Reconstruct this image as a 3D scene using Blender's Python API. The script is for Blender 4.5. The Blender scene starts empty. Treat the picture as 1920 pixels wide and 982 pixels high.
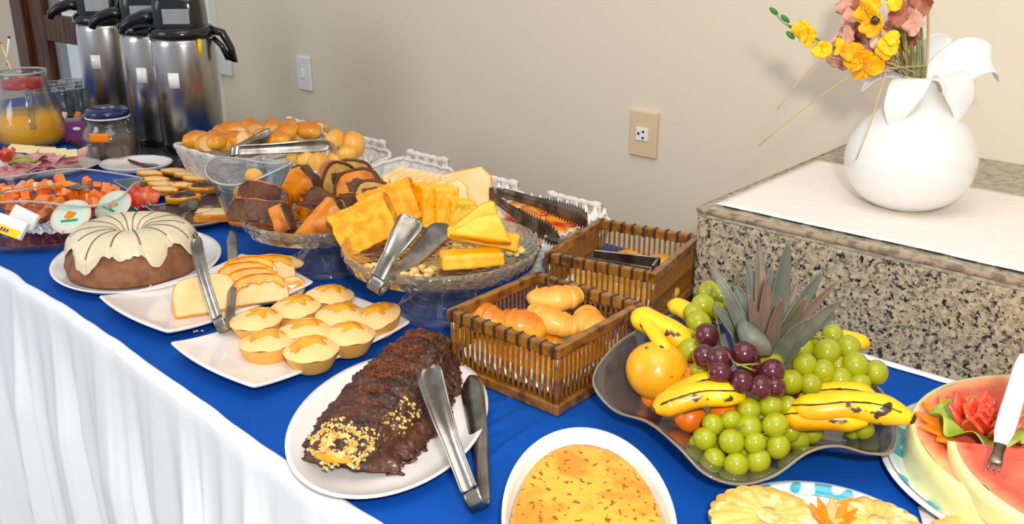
import bpy, math, random
from math import sin, cos, pi, radians as R, sqrt, hypot
from mathutils import Vector, Matrix, noise, Euler
random.seed(7)
S = bpy.context.scene
C = S.collection
T = 0.75                      # height of the table top over the floor; shapes below use z = 0 on the table top

# ---------------------------------------------------------------- camera
F, TH, HD, HC = 1828., R(20.4), R(41.4), 0.55
cd = bpy.data.cameras.new('camera'); cam = bpy.data.objects.new('camera', cd); C.objects.link(cam)
cd.sensor_width = 36; cd.lens = 36*F/1920; cd.clip_start = .01
cam.location = (0, 0, HC+T); cam.rotation_euler = (pi/2-TH, 0, HD)
S.camera = cam
# ---------------------------------------------------------------- light
w = bpy.data.worlds.new('world'); S.world = w; w.use_nodes = True
bg = w.node_tree.nodes['Background']; bg.inputs[0].default_value = (.90, .94, 1, 1); bg.inputs[1].default_value = .50
def area(name, loc, target, size, power, col):
    l = bpy.data.lights.new(name, 'AREA'); l.size = size; l.energy = power; l.color = col
    o = bpy.data.objects.new(name, l); C.objects.link(o); o.location = (loc[0], loc[1], loc[2]+T)
    d = Vector(target)-Vector(loc); o.rotation_euler = d.to_track_quat('-Z', 'Y').to_euler()
area('camera_flash', (.17, -.08, .80), (-.7, 1., .05), .09, 13.5, (1, .97, .92))
area('ceiling_bounce', (-.4, .35, 1.85), (-.6, .9, 0), 1.5, 13, (1, .96, .90))
area('window_daylight', (-2.6, -1.7, 1.1), (-1.5, .7, 0), 1.2, 14, (.92, .96, 1))
S.view_settings.view_transform = 'Standard'; S.view_settings.look = 'None'
S.view_settings.gamma = 1; S.view_settings.use_curve_mapping = False
S.view_settings.exposure = 0.30

# ---------------------------------------------------------------- helpers
fw = Vector((-sin(HD)*cos(TH), cos(HD)*cos(TH), -sin(TH)))
rt = Vector((cos(HD), sin(HD), 0)); upv = Vector((-sin(HD)*sin(TH), cos(HD)*sin(TH), cos(TH)))
def ray(px, py): return fw + rt*((px-960)/F) - upv*((py-491)/F)
def at(px, py, z=0):          # the point at height z seen at a place of the photograph
    d = ray(px, py); t = (z-HC)/d.z
    return Vector((d.x*t, d.y*t, z))
def atY(px, py, Y):
    d = ray(px, py); t = Y/d.y
    return Vector((d.x*t, Y, HC+d.z*t))
def nz(x, y=0, z=0): return noise.noise(Vector((x, y, z)))
def lin(c):
    c = [v/255. for v in c]
    return tuple(v/12.92 if v <= .04045 else ((v+.055)/1.055)**2.4 for v in c)+(1,)

class M:
    def __init__(s): s.v = []; s.f = []; s.m = []
    def grid(s, f, nu, nv, cu=False, cv=False, mi=0):
        b = len(s.v); ru = nu if cu else nu+1; rv = nv if cv else nv+1
        for j in range(rv):
            for i in range(ru): s.v.append(tuple(f(i/nu, j/nv)))
        for j in range(nv):
            for i in range(nu):
                a = i; c = (i+1) % ru; d = j; e = (j+1) % rv
                s.f.append((b+d*ru+a, b+d*ru+c, b+e*ru+c, b+e*ru+a)); s.m.append(mi)
        return s
    def lathe(s, prof, seg=48, c=(0, 0, 0), rf=None, mi=0):
        n = len(prof)-1
        def f(u, v):
            r, z = prof[int(round(v*n))]; a = u*2*pi
            k = rf(a, r, z) if rf else 1
            if isinstance(k, tuple): return (c[0]+k[0]*cos(a), c[1]+k[0]*sin(a), c[2]+k[1])
            return (c[0]+r*k*cos(a), c[1]+r*k*sin(a), c[2]+z)
        return s.grid(f, seg, n, True, False, mi)
    def tube(s, pts, rad, seg=8, caps=True, mi=0, flat=1., upd=None):
        pts = [Vector(p) for p in pts]; n = len(pts)
        if not hasattr(rad, '__len__'): rad = [rad]*n
        b = len(s.v); ref = Vector(upd) if upd else None
        for i in range(n):
            t = (pts[min(i+1, n-1)]-pts[max(i-1, 0)]).normalized()
            if ref is None: ref = Vector((0, 0, 1)) if abs(t.z) < .9 else Vector((1, 0, 0))
            sd = t.cross(ref).normalized(); up = sd.cross(t).normalized()
            if not upd: ref = up
            for k in range(seg):
                a = k/seg*2*pi; s.v.append(tuple(pts[i]+sd*cos(a)*rad[i]+up*sin(a)*rad[i]*flat))
        for i in range(n-1):
            for k in range(seg):
                k2 = (k+1) % seg; s.f.append((b+i*seg+k, b+i*seg+k2, b+(i+1)*seg+k2, b+(i+1)*seg+k)); s.m.append(mi)
        if caps:
            s.f.append(tuple(b+k for k in range(seg))[::-1]); s.f.append(tuple(b+(n-1)*seg+k for k in range(seg))); s.m += [mi, mi]
        return s
    def box(s, sx, sy, sz, c=(0, 0, 0), rot=None, mi=0, top=1.):
        b = len(s.v)
        for x, y, z in ((-1, -1, -1), (1, -1, -1), (1, 1, -1), (-1, 1, -1), (-1, -1, 1), (1, -1, 1), (1, 1, 1), (-1, 1, 1)):
            k = top if z > 0 else 1
            p = Vector((x*sx/2*k, y*sy/2*k, z*sz/2))
            if rot: p = Euler(rot).to_matrix() @ p
            s.v.append(tuple(p+Vector(c)))
        for q in ((0, 3, 2, 1), (4, 5, 6, 7), (0, 1, 5, 4), (1, 2, 6, 5), (2, 3, 7, 6), (3, 0, 4, 7)):
            s.f.append(tuple(b+i for i in q)); s.m.append(mi)
        return s
    def prism(s, ol, t, face=0, side=0, axis='y'):      # outline in x,z extruded along y, centred
        b = len(s.v); n = len(ol)
        for y in (-t/2, t/2):
            for x, z in ol: s.v.append((x, y, z) if axis == 'y' else (x, z, y+t/2))
        s.f.append(tuple(b+i for i in range(n))); s.f.append(tuple(b+n+i for i in range(n))[::-1]); s.m += [face, face]
        for i in range(n):
            j = (i+1) % n; s.f.append((b+i, b+n+i, b+n+j, b+j)); s.m.append(side)
        return s
    def ball(s, rx, ry, rz_, c=(0, 0, 0), n=14, nf=None, mi=0):
        def f(u, v):
            a = u*2*pi; p = (v-.5)*pi
            x, y, z = cos(p)*cos(a), cos(p)*sin(a), sin(p)
            k = nf(x, y, z) if nf else 1
            return (c[0]+x*rx*k, c[1]+y*ry*k, c[2]+z*rz_*k)
        return s.grid(f, n, max(6, n//2+1), True, False, mi)
    def rel(s, o): s.v = [(x-o[0], y-o[1], z-o[2]) for x, y, z in s.v]; return s

def rough(amp, fr, seed=0): return lambda x, y, z: 1+amp*nz(x*fr+seed, y*fr, z*fr)

def mesh(name, m, mats, smooth=True):
    me = bpy.data.meshes.new(name); me.from_pydata(m.v, [], m.f)
    for x in (mats if isinstance(mats, (list, tuple)) else [mats]): me.materials.append(x)
    me.polygons.foreach_set('material_index', m.m)
    if smooth: me.polygons.foreach_set('use_smooth', [True]*len(m.f))
    me.validate(); me.update()
    return me
def obj(name, m, mats, parent=None, loc=(0, 0, 0), rot=(0, 0, 0), smooth=True, bevel=0, sub=0, solid=0, off=0, label=None, disp=0, dsc=.03):
    me = m if isinstance(m, bpy.types.Mesh) else mesh(name, m, mats, smooth)
    o = bpy.data.objects.new(name, me); C.objects.link(o)
    o.location = loc; o.rotation_euler = rot
    if parent: o.parent = parent
    else: o.location.z += T
    if solid: k = o.modifiers.new('solid', 'SOLIDIFY'); k.thickness = solid; k.offset = off
    if bevel: k = o.modifiers.new('bevel', 'BEVEL'); k.width = bevel; k.segments = 3; k.limit_method = 'ANGLE'; k.angle_limit = R(40)
    if sub: k = o.modifiers.new('sub', 'SUBSURF'); k.levels = sub; k.render_levels = sub
    if smooth and bevel: k = o.modifiers.new('wn', 'WEIGHTED_NORMAL')
    if disp:
        k = o.modifiers.new('fine', 'SUBSURF'); k.subdivision_type = 'SIMPLE'; k.levels = k.render_levels = 3
        tx = bpy.data.textures.get('clouds%g' % dsc) or bpy.data.textures.new('clouds%g' % dsc, 'CLOUDS'); tx.noise_scale = dsc; tx.noise_depth = 3
        k = o.modifiers.new('uneven', 'DISPLACE'); k.texture = tx; k.strength = disp; k.texture_coords = 'GLOBAL' if False else 'LOCAL'
    if label: o['label'] = label
    return o
def tag(o, label, cat, group=None):
    o['label'] = label; o['category'] = cat
    if group: o['group'] = group
    return o
def struct(o): o['kind'] = 'structure'; return o
def thing(name, label, cat, loc=(0, 0, 0), rot=(0, 0, 0), group=None):
    o = bpy.data.objects.new(name, None); C.objects.link(o); o.empty_display_size = .02
    o.location = (loc[0], loc[1], loc[2]+T); o.rotation_euler = rot if hasattr(rot, '__len__') else (0, 0, rot)
    return tag(o, label, cat, group)
def dup(root, loc, rot=(0, 0, 0), label=None, scale=None):
    def cp(o, par):
        c = o.copy(); C.objects.link(c)
        if par: c.parent = par
        for ch in list(o.children): cp(ch, c)
        return c
    r = cp(root, None); r.location = (loc[0], loc[1], loc[2]+T); r.rotation_euler = rot if hasattr(rot, '__len__') else (0, 0, rot)
    if label: r['label'] = label
    if scale: r.scale = scale if hasattr(scale, '__len__') else (scale,)*3
    return r
def put(root, used, loc, rot, label=None, scale=None):   # first use moves the prototype itself, later ones copy it
    if root in used: return dup(root, loc, rot, label, scale)
    used.append(root); root.location = (loc[0], loc[1], loc[2]+T); root.rotation_euler = rot if hasattr(rot, '__len__') else (0, 0, rot)
    if label: root['label'] = label
    if scale: root.scale = scale if hasattr(scale, '__len__') else (scale,)*3
    return root
used = []

def mat(name, col, col2=None, scale=30, detail=4, lo=.42, hi=.58, rough=.5, metal=0, bump=0, bscale=80, bdet=3,
        top=None, tlo=.1, thi=.8, spec=.5, trans=0, ior=1.45, sss=0, coat=0, emit=0, radial=None, coord='Object', stretch=None, vor=False):
    m = bpy.data.materials.new(name); m.use_nodes = True; nt = m.node_tree; N = nt.nodes; L = nt.links; b = N['Principled BSDF']
    I = b.inputs
    I['Base Color'].default_value = lin(col); I['Roughness'].default_value = rough; I['Metallic'].default_value = metal
    I['Specular IOR Level'].default_value = spec; I['Transmission Weight'].default_value = trans; I['IOR'].default_value = ior
    I['Coat Weight'].default_value = coat; I['Coat Roughness'].default_value = .12
    if sss: I['Subsurface Weight'].default_value = sss; I['Subsurface Radius'].default_value = (.6, .4, .2); I['Subsurface Scale'].default_value = .01
    tc = N.new('ShaderNodeTexCoord'); src = tc.outputs[coord]
    if stretch:
        mp = N.new('ShaderNodeMapping'); mp.inputs['Scale'].default_value = stretch; L.new(src, mp.inputs[0]); src = mp.outputs[0]
    cur = None
    def noi(sc, de):
        n = N.new('ShaderNodeTexNoise'); n.inputs['Scale'].default_value = sc; n.inputs['Detail'].default_value = de; L.new(src, n.inputs['Vector']); return n.outputs[0]
    def mix(fac, a, c2):
        x = N.new('ShaderNodeMix'); x.data_type = 'RGBA'; L.new(fac, x.inputs[0])
        if a is None: x.inputs[6].default_value = lin(col)
        else: L.new(a, x.inputs[6])
        x.inputs[7].default_value = lin(c2); return x.outputs[2]
    if col2:
        for c2 in (col2 if isinstance(col2, list) else [(col2, scale, lo, hi)]):
            mr = N.new('ShaderNodeMapRange'); mr.inputs[1].default_value = c2[2]; mr.inputs[2].default_value = c2[3]
            L.new(noi(c2[1], detail), mr.inputs[0]); cur = mix(mr.outputs[0], cur, c2[0])
    if top:
        sx = N.new('ShaderNodeSeparateXYZ'); L.new(tc.outputs['Normal'], sx.inputs[0])
        ad = N.new('ShaderNodeMath'); ad.operation = 'MULTIPLY_ADD'; L.new(noi(18, 3), ad.inputs[0]); ad.inputs[1].default_value = .9; L.new(sx.outputs[2], ad.inputs[2])
        mr = N.new('ShaderNodeMapRange'); mr.inputs[1].default_value = tlo+.45; mr.inputs[2].default_value = thi+.45; L.new(ad.outputs[0], mr.inputs[0])
        cur = mix(mr.outputs[0], cur, top)
    if radial:
        mp = N.new('ShaderNodeMapping'); mp.inputs['Scale'].default_value = (1, 1, 0); L.new(tc.outputs['Object'], mp.inputs[0])
        ln = N.new('ShaderNodeVectorMath'); ln.operation = 'LENGTH'; L.new(mp.outputs[0], ln.inputs[0])
        ad = N.new('ShaderNodeMath'); ad.operation = 'MULTIPLY_ADD'; L.new(noi(30, 3), ad.inputs[0]); ad.inputs[1].default_value = .03; L.new(ln.outputs['Value'], ad.inputs[2])
        mr = N.new('ShaderNodeMapRange'); mr.inputs[1].default_value = radial[0]+.015; mr.inputs[2].default_value = radial[1]+.015; L.new(ad.outputs[0], mr.inputs[0])
        cur = mix(mr.outputs[0], cur, radial[2])
    if cur: L.new(cur, I['Base Color'])
    if bump:
        bn = N.new('ShaderNodeBump'); bn.inputs['Strength'].default_value = 1; bn.inputs['Distance'].default_value = bump
        if vor:
            vv = N.new('ShaderNodeTexVoronoi'); vv.inputs['Scale'].default_value = bscale; L.new(src, vv.inputs['Vector']); h = vv.outputs[0]
        else: h = noi(bscale, bdet)
        L.new(h, bn.inputs['Height']); L.new(bn.outputs[0], I['Normal'])
    if emit: I['Emission Color'].default_value = lin(col); I['Emission Strength'].default_value = emit
    return m

mt = {}
def glassmat(name, tint, diff=.0, dcol=(220, 220, 220), bump=0, bscale=80, refl=1., rough=.03):
    m = bpy.data.materials.new(name); m.use_nodes = True; nt = m.node_tree; N = nt.nodes; L = nt.links
    N.remove(N['Principled BSDF']); out = N['Material Output']
    tr = N.new('ShaderNodeBsdfTransparent'); tr.inputs[0].default_value = lin(tint)
    gl = N.new('ShaderNodeBsdfGlossy'); gl.inputs['Roughness'].default_value = rough
    df = N.new('ShaderNodeBsdfDiffuse'); df.inputs[0].default_value = lin(dcol)
    lw = N.new('ShaderNodeLayerWeight'); lw.inputs['Blend'].default_value = .5
    pw_ = N.new('ShaderNodeMath'); pw_.operation = 'POWER'; L.new(lw.outputs['Facing'], pw_.inputs[0]); pw_.inputs[1].default_value = 2.6
    ml = N.new('ShaderNodeMath'); ml.operation = 'MULTIPLY_ADD'; ml.use_clamp = True; L.new(pw_.outputs[0], ml.inputs[0]); ml.inputs[1].default_value = .62*refl; ml.inputs[2].default_value = .035*refl
    m1 = N.new('ShaderNodeMixShader'); m1.inputs[0].default_value = diff; L.new(tr.outputs[0], m1.inputs[1]); L.new(df.outputs[0], m1.inputs[2])
    m2 = N.new('ShaderNodeMixShader'); L.new(ml.outputs[0], m2.inputs[0]); L.new(m1.outputs[0], m2.inputs[1]); L.new(gl.outputs[0], m2.inputs[2])
    L.new(m2.outputs[0], out.inputs[0])
    if bump:
        tc = N.new('ShaderNodeTexCoord'); vv = N.new('ShaderNodeTexVoronoi'); vv.inputs['Scale'].default_value = bscale; L.new(tc.outputs['Object'], vv.inputs['Vector'])
        bn = N.new('ShaderNodeBump'); bn.inputs['Distance'].default_value = bump; L.new(vv.outputs[0], bn.inputs['Height'])
        for q in (gl, df, lw): L.new(bn.outputs[0], q.inputs['Normal'])
    return m
mt['wall'] = mat('wall_paint', (225, 211, 189), bump=.0003, bscale=40, rough=.75)
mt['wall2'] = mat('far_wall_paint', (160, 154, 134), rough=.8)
mt['trim'] = mat('white_trim', (226, 226, 222), rough=.4)
mt['floor'] = mat('floor_tile', (176, 164, 148), (150, 138, 120), scale=4, rough=.4)
mt['wood'] = mat('brown_wood', (104, 60, 34), (70, 38, 22), scale=14, stretch=(6, 6, .6), rough=.45)
mt['plate'] = mat('white_glaze', (236, 228, 222), rough=.12, coat=.5)
mt['platew'] = mat('white_porcelain', (242, 240, 236), rough=.1, coat=.5)
mt['vase'] = mat('white_vase_glaze', (228, 226, 220), rough=.22, coat=.4)
mt['blue'] = mat('blue_cloth', (0, 78, 168), (0, 68, 152), scale=5, lo=.35, hi=.7, rough=.8, bump=.0012, bscale=9, bdet=5, spec=.25)
mt['white_cloth'] = mat('white_cloth', (234, 236, 240), rough=.85, bump=.0003, bscale=300, spec=.2)
mt['steel'] = mat('brushed_steel', (170, 164, 154), (128, 118, 104), scale=24, rough=.26, metal=1, bump=.0002, bscale=60)
mt['flask'] = mat('polished_flask_steel', (196, 196, 196), (168, 165, 160), scale=6, rough=.26, metal=1, bump=.0005, bscale=10, stretch=(1, 1, .25))
mt['dsteel'] = mat('dark_tarnished_steel', (138, 124, 106), (84, 70, 56), scale=30, rough=.4, metal=.85)
mt['black'] = mat('black_plastic', (16, 16, 17), rough=.18, coat=.3)
mt['glass'] = glassmat('clear_glass', (244, 247, 247), .01, refl=1.5, rough=.02)
mt['glass_highlight'] = glassmat('painted_glass_highlight', (230, 234, 234), .5, (226, 228, 226), refl=2)  # whitish diffuse colour paints the highlight along clear glass rims
mt['smoke_highlight'] = glassmat('painted_golden_highlight', (200, 190, 170), .55, (176, 160, 130), refl=2)  # golden diffuse colour paints the gleam on the smoky bowl's rim
mt['crystal'] = glassmat('pressed_crystal', (236, 234, 228), .14, (200, 186, 160), .003, 85, 2.0, .06)
mt['footglass'] = glassmat('stand_foot_glass', (214, 226, 236), .06, refl=1.5, bump=.0004, bscale=30)
mt['smoke'] = glassmat('smoky_glass', (190, 190, 198), .13, (150, 150, 156), refl=1.5, rough=.08)
mt['orange_liquid'] = mat('orange_juice', (250, 176, 10), rough=.25, sss=.3)
mt['wicker'] = mat('white_plaited_straw', (218, 212, 206), (196, 190, 186), scale=60, rough=.8, bump=.003, bscale=130, lo=.5, hi=.62)
mt['cane'] = mat('varnished_cane', (150, 96, 30), (92, 52, 14), scale=60, rough=.3, coat=.4, lo=.45, hi=.65)
mt['paper'] = mat('white_paper', (238, 226, 216), rough=.9, bump=.0016, bscale=110)
mt['crust'] = mat('golden_crust', (232, 164, 64), (244, 188, 92), scale=20, top=(200, 120, 18), tlo=.2, thi=1.0, rough=.32, coat=.25, bump=.0008, bscale=50, sss=.15)
mt['crust2'] = mat('dark_golden_crust', (236, 160, 36), (246, 186, 66), scale=16, top=(208, 112, 4), tlo=.1, thi=.9, rough=.28, coat=.3, bump=.0006, bscale=50, sss=.04)
mt['pale'] = mat('pale_bread', (244, 200, 136), (248, 212, 156), scale=30, rough=.7, bump=.0006, bscale=140, sss=.15)
mt['bread'] = mat('soft_bun_crust', (240, 184, 84), top=(218, 138, 26), tlo=.3, thi=1.1, rough=.38, coat=.15, sss=.04, bump=.0005, bscale=40)
mt['dough'] = mat('pale_dough', (236, 172, 78), top=(244, 202, 134), tlo=.2, thi=.7, rough=.5, bump=.0006, bscale=70, sss=.15)
mt['egg'] = mat('egg_glaze', (244, 168, 16), (228, 138, 8), scale=50, rough=.2, coat=.6)
mt['corn'] = mat('corn_cake_crumb', (242, 176, 34), (232, 150, 16), scale=60, rough=.7, bump=.0012, bscale=120, sss=.15)
mt['corncrust'] = mat('corn_cake_crust', (232, 148, 30), (206, 112, 20), scale=40, rough=.5, bump=.001, bscale=80)
mt['pudding'] = mat('yellow_corn_pudding', (250, 182, 4), (246, 168, 2), scale=20, rough=.3, coat=.3, sss=.25, bump=.0006, bscale=50)
mt['puddingtop'] = mat('pudding_pale_cut', (248, 198, 70), (246, 182, 36), scale=50, rough=.6, sss=.2, bump=.0008, bscale=90)
mt['choc'] = mat('chocolate_sponge', (96, 50, 16), [((58, 28, 12), 30, .42, .58), ((190, 112, 20), 26, .62, .68)], rough=.45, bump=.002, bscale=120)
mt['marble'] = mat('marble_crumb', (196, 156, 78), (176, 134, 56), scale=60, rough=.75, bump=.001, bscale=150)
mt['amber'] = mat('amber_crust', (214, 126, 4), (150, 76, 6), scale=26, rough=.4, bump=.001, bscale=60, coat=.15)
mt['ganache'] = mat('dark_ganache', (58, 28, 14), (88, 46, 24), scale=30, rough=.45, bump=.004, bscale=70, bdet=6, coat=.15)
mt['brown_cake'] = mat('brown_cake', (150, 100, 68), (128, 82, 54), scale=50, rough=.8, bump=.003, bscale=90, bdet=6)
mt['icing'] = mat('cream_icing', (232, 218, 186), (224, 208, 172), scale=12, rough=.35, coat=.25, sss=.2, bump=.0005, bscale=40)
mt['crease'] = mat('cut_crease', (120, 92, 56), rough=.8)
mt['granule'] = mat('chocolate_granules', (122, 66, 36), (92, 46, 24), scale=90, rough=.8)
mt['crumb'] = mat('yellow_crumbs', (234, 208, 140), (210, 168, 84), scale=90, rough=.8, bump=.001, bscale=200)
mt['custard'] = mat('custard_cinnamon', (246, 176, 58), [((228, 142, 36), 24, .50, .64), ((158, 78, 18), 150, .595, .63)], detail=5, rough=.4, coat=.2, sss=.15, bump=.0004, bscale=60)
mt['grape'] = mat('green_grape_skin', (146, 152, 8), (172, 172, 26), scale=30, rough=.16, coat=.5, sss=.45, spec=.5)
mt['rgrape'] = mat('red_grape_skin', (62, 16, 24), (96, 34, 44), scale=30, rough=.16, coat=.5, spec=.5)
mt['stem'] = mat('green_stem', (140, 140, 40), (110, 90, 40), scale=60, rough=.6)
mt['banana'] = mat('banana_skin', (250, 196, 10), [((236, 166, 6), 12, .5, .6), ((70, 46, 18), 46, .61, .64)], detail=3, rough=.35, coat=.2, stretch=(1, 1, 1), bump=.0006, bscale=40)
mt['banend'] = mat('banana_dark_seam', (84, 62, 34), (50, 36, 24), scale=60, rough=.6)
mt['tang'] = mat('yellow_orange_rind', (244, 170, 20), [((236, 156, 14), 18, .5, .62), ((140, 84, 24), 50, .70, .74)], rough=.3, coat=.3, bump=.0008, bscale=130)
mt['orange'] = mat('orange_rind', (240, 130, 14), (226, 110, 10), scale=30, rough=.35, coat=.3, bump=.0006, bscale=160)
mt['leafp'] = mat('pineapple_leaf', (98, 102, 88), [((126, 128, 108), 16, .45, .6), ((118, 84, 70), 14, .54, .7)], rough=.5, bump=.0006, bscale=120)
mt['leafr'] = mat('reddish_pineapple_leaf', (124, 102, 84), [((98, 94, 78), 20, .46, .6)], rough=.5, bump=.0006, bscale=120)
mt['melon'] = mat('watermelon_flesh', (224, 84, 62), [((232, 120, 92), 22, .45, .65), ((208, 56, 42), 14, .50, .60)], radial=(.138, .166, (244, 190, 130)), rough=.28, coat=.4, bump=.0016, bscale=40, sss=.12)
mt['rind'] = mat('pale_green_rind', (226, 226, 160), [((212, 214, 116), 14, .55, .68)], rough=.35, coat=.3, sss=.2)
mt['rindedge'] = mat('cream_rind_edge', (240, 206, 150), (236, 186, 130), scale=30, rough=.4, sss=.2)
mt['tomato'] = mat('tomato_flesh', (222, 50, 26), (236, 96, 60), scale=40, rough=.15, coat=.6, sss=.2)
mt['carrot'] = mat('orange_carrot', (250, 140, 14), (246, 120, 10), scale=40, rough=.3, coat=.3, sss=.2)
mt['lettuce'] = mat('lettuce_green', (134, 160, 40), (170, 186, 80), scale=40, rough=.45, bump=.001, bscale=70)
mt['pine'] = mat('pineapple_slice_flesh', (242, 192, 104), [((234, 162, 66), 18, .45, .6), ((250, 230, 170), 40, .55, .66)], rough=.3, coat=.3, sss=.25, bump=.0012, bscale=60)
mt['papaya'] = mat('papaya_flesh', (250, 112, 24), (246, 140, 50), scale=40, rough=.2, coat=.6, sss=.25)
mt['mango'] = mat('pale_melon_flesh', (250, 190, 90), (252, 214, 140), scale=40, rough=.25, coat=.5, sss=.25)
mt['pattern'] = mat('turquoise_patterned_glaze', (226, 238, 238), [((70, 170, 190), 45, .50, .53)], detail=0, rough=.12, coat=.4)
mt['ham'] = mat('cooked_ham', (216, 140, 140), [((232, 178, 172), 30, .48, .6)], rough=.35, coat=.2, sss=.2)
mt['cheese'] = mat('yellow_cheese', (244, 220, 158), rough=.45, sss=.2)
mt['yel'] = mat('yellow_paint', (246, 214, 20), rough=.4)
mt['red'] = mat('red_plastic', (206, 30, 22), rough=.3, coat=.3)
mt['navy'] = mat('navy_lid', (20, 28, 84), rough=.2, coat=.4)
mt['cocoa'] = mat('cocoa_powder', (132, 98, 82), (112, 82, 68), scale=12, rough=.85)
mt['purple'] = mat('purple_packet', (120, 40, 110), rough=.35)
mt['maroon'] = mat('dark_maroon', (60, 14, 16), rough=.5)
mt['greenlid'] = mat('mint_foil', (206, 226, 204), rough=.35)
mt['peachfoil'] = mat('peach_rim', (236, 200, 180), rough=.4)
mt['greenp'] = mat('green_print', (30, 150, 90), rough=.4)
mt['orangep'] = mat('orange_print', (246, 130, 10), rough=.4)
mt['dplate'] = mat('charcoal_glaze', (62, 64, 68), rough=.2, coat=.3)
mt['grey'] = mat('grey_melamine', (150, 152, 156), rough=.3)
mt['jam'] = mat('dark_chocolate_cream', (50, 26, 18), (80, 46, 34), scale=60, rough=.3, bump=.002, bscale=90, coat=.3)
mt['jelly'] = mat('red_jelly_wrap', (236, 40, 26), (246, 120, 80), scale=50, rough=.12, coat=.8, bump=.004, bscale=60)
mt['foil'] = mat('clear_crinkled_wrap', (200, 204, 210), rough=.12, metal=.55, bump=.004, bscale=80)
mt['plug'] = mat('cream_faceplate', (222, 196, 158), rough=.35)
mt['dark'] = mat('socket_hole', (30, 24, 22), rough=.6)
mt['peach'] = mat('dried_peach_petal', (216, 160, 138), [((164, 86, 70), 40, .52, .66), ((236, 200, 182), 30, .52, .66)], rough=.7, bump=.001, bscale=90)
mt['rust'] = mat('rust_petal', (160, 84, 62), (196, 128, 104), scale=30, rough=.7)
mt['ypetal'] = mat('yellow_petal', (252, 200, 6), (250, 176, 4), scale=24, rough=.6)
mt['stalk'] = mat('olive_stalk', (120, 124, 62), (150, 148, 96), scale=40, rough=.6)
mt['straw'] = mat('dry_straw', (196, 168, 116), rough=.7)
mt['bud'] = mat('green_bud', (52, 128, 40), rough=.5)
mt['tan_edge'] = mat('rough_stone_edge', (160, 138, 112), [((120, 100, 82), 60, .5, .6)], rough=.85, bump=.002, bscale=120)

# ---------------------------------------------------------------- the room
def planes(x0, x1, y0, y1, z0, z1): return M().box(x1-x0, y1-y0, z1-z0, ((x0+x1)/2, (y0+y1)/2, (z0+z1)/2))
struct(obj('floor', planes(-6, 3, -3, 4.2, -T-.1, -T), mt['floor'], smooth=False))
wb = struct(obj('wall_back', planes(-2.79, 3, 1.70, 1.84, -T, 1.9), mt['wall'], smooth=False))
struct(obj('wall_left', planes(-6, -4.16, 1.70, 1.84, -T, 1.9), mt['wall'], smooth=False))
struct(obj('wall_far', planes(-6, -1.5, 3.6, 3.7, -T, 1.9), mt['wall2'], smooth=False))
struct(obj('trim_1', M().box(.085, .03, 2.65, (-2.748, 1.687, .575)), mt['trim'], smooth=False, bevel=.004))
struct(obj('trim_2', M().box(.10, .16, 2.65, (-4.11, 1.76, .575)), mt['wood'], smooth=False, bevel=.004))
dr = bpy.data.objects.new('door_1', None); C.objects.link(dr); dr.location = (-4.05, 1.72, 0); dr.rotation_euler = (0, 0, R(4)); dr['kind'] = 'structure'
for x in (.06, .50):
    obj('stile', M().box(.10, .04, 2.1, (x, 0, 1.05)), mt['wood'], dr, smooth=False, bevel=.004)
for z, h in ((.12, .2), (.83, .10), (1.9, .12)):
    obj('rail', M().box(.36, .035, h, (.28, 0, z)), mt['wood'], dr, smooth=False, bevel=.003)
obj('pane', M().box(.36, .006, .95, (.28, 0, 1.37)), mt['glass'], dr, smooth=False)
obj('pane', M().box(.36, .006, .56, (.28, 0, .5)), mt['glass'], dr, smooth=False)

# granite counter
gm = bpy.data.materials.new('speckled_granite'); gm.use_nodes = True
nt = gm.node_tree; N = nt.nodes; L = nt.links; b = N['Principled BSDF']; b.inputs['Roughness'].default_value = .45
tc = N.new('ShaderNodeTexCoord')
def gn(sc, det, ty='noise'):
    n = N.new('ShaderNodeTexNoise'); n.inputs['Scale'].default_value = sc; n.inputs['Detail'].default_value = det; n.inputs['Roughness'].default_value = .65
    L.new(tc.outputs['Object'], n.inputs['Vector']); return n.outputs[0]
def gr(src, a, c):
    r = N.new('ShaderNodeMapRange'); r.inputs[1].default_value = a; r.inputs[2].default_value = c; L.new(src, r.inputs[0]); return r.outputs[0]
def gx(f, A, B):
    x = N.new('ShaderNodeMix'); x.data_type = 'RGBA'; L.new(f, x.inputs[0])
    for s_, v in ((6, A), (7, B)):
        if isinstance(v, tuple): x.inputs[s_].default_value = lin(v)
        else: L.new(v, x.inputs[s_])
    return x.outputs[2]
c1 = gx(gr(gn(120, 4), .40, .6), (150, 134, 108), (188, 172, 142))
c2 = gx(gr(gn(170, 3), .54, .60), c1, (104, 94, 78))
c3 = gx(gr(gn(150, 3), .575, .605), c2, (34, 32, 36))
L.new(c3, b.inputs['Base Color'])
bn = N.new('ShaderNodeBump'); bn.inputs['Distance'].default_value = .001; L.new(gn(150, 3), bn.inputs['Height']); L.new(bn.outputs[0], b.inputs['Normal'])
gt = mat('granite_top', (178, 166, 144), [((150, 136, 116), 70, .45, .6), ((90, 80, 72), 160, .62, .68)], rough=.35, bump=.0004, bscale=150)
g = thing('granite_counter', 'speckled tan and black granite counter block rising at the right end of the buffet', 'counter', (0, 0, -T))
obj('body', M().box(2.2, .55, T+.135, (-.667+1.1, 1.149+.275, (T+.135)/2)), gm, g, smooth=False, bevel=.004)
obj('top_slab', M().box(2.2, .55, .012, (-.667+1.1, 1.149+.275, T+.141)), [gt], g, smooth=False)
obj('rough_edge', M().box(2.2, .008, .009, (-.667+1.1, 1.1475+.003, T+.1435)).box(.008, .55, .009, (-.6665, 1.424, T+.1435)), [mt['tan_edge']], g, smooth=False, bevel=.004, label='rough tan chipped edge of the slab')
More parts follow.
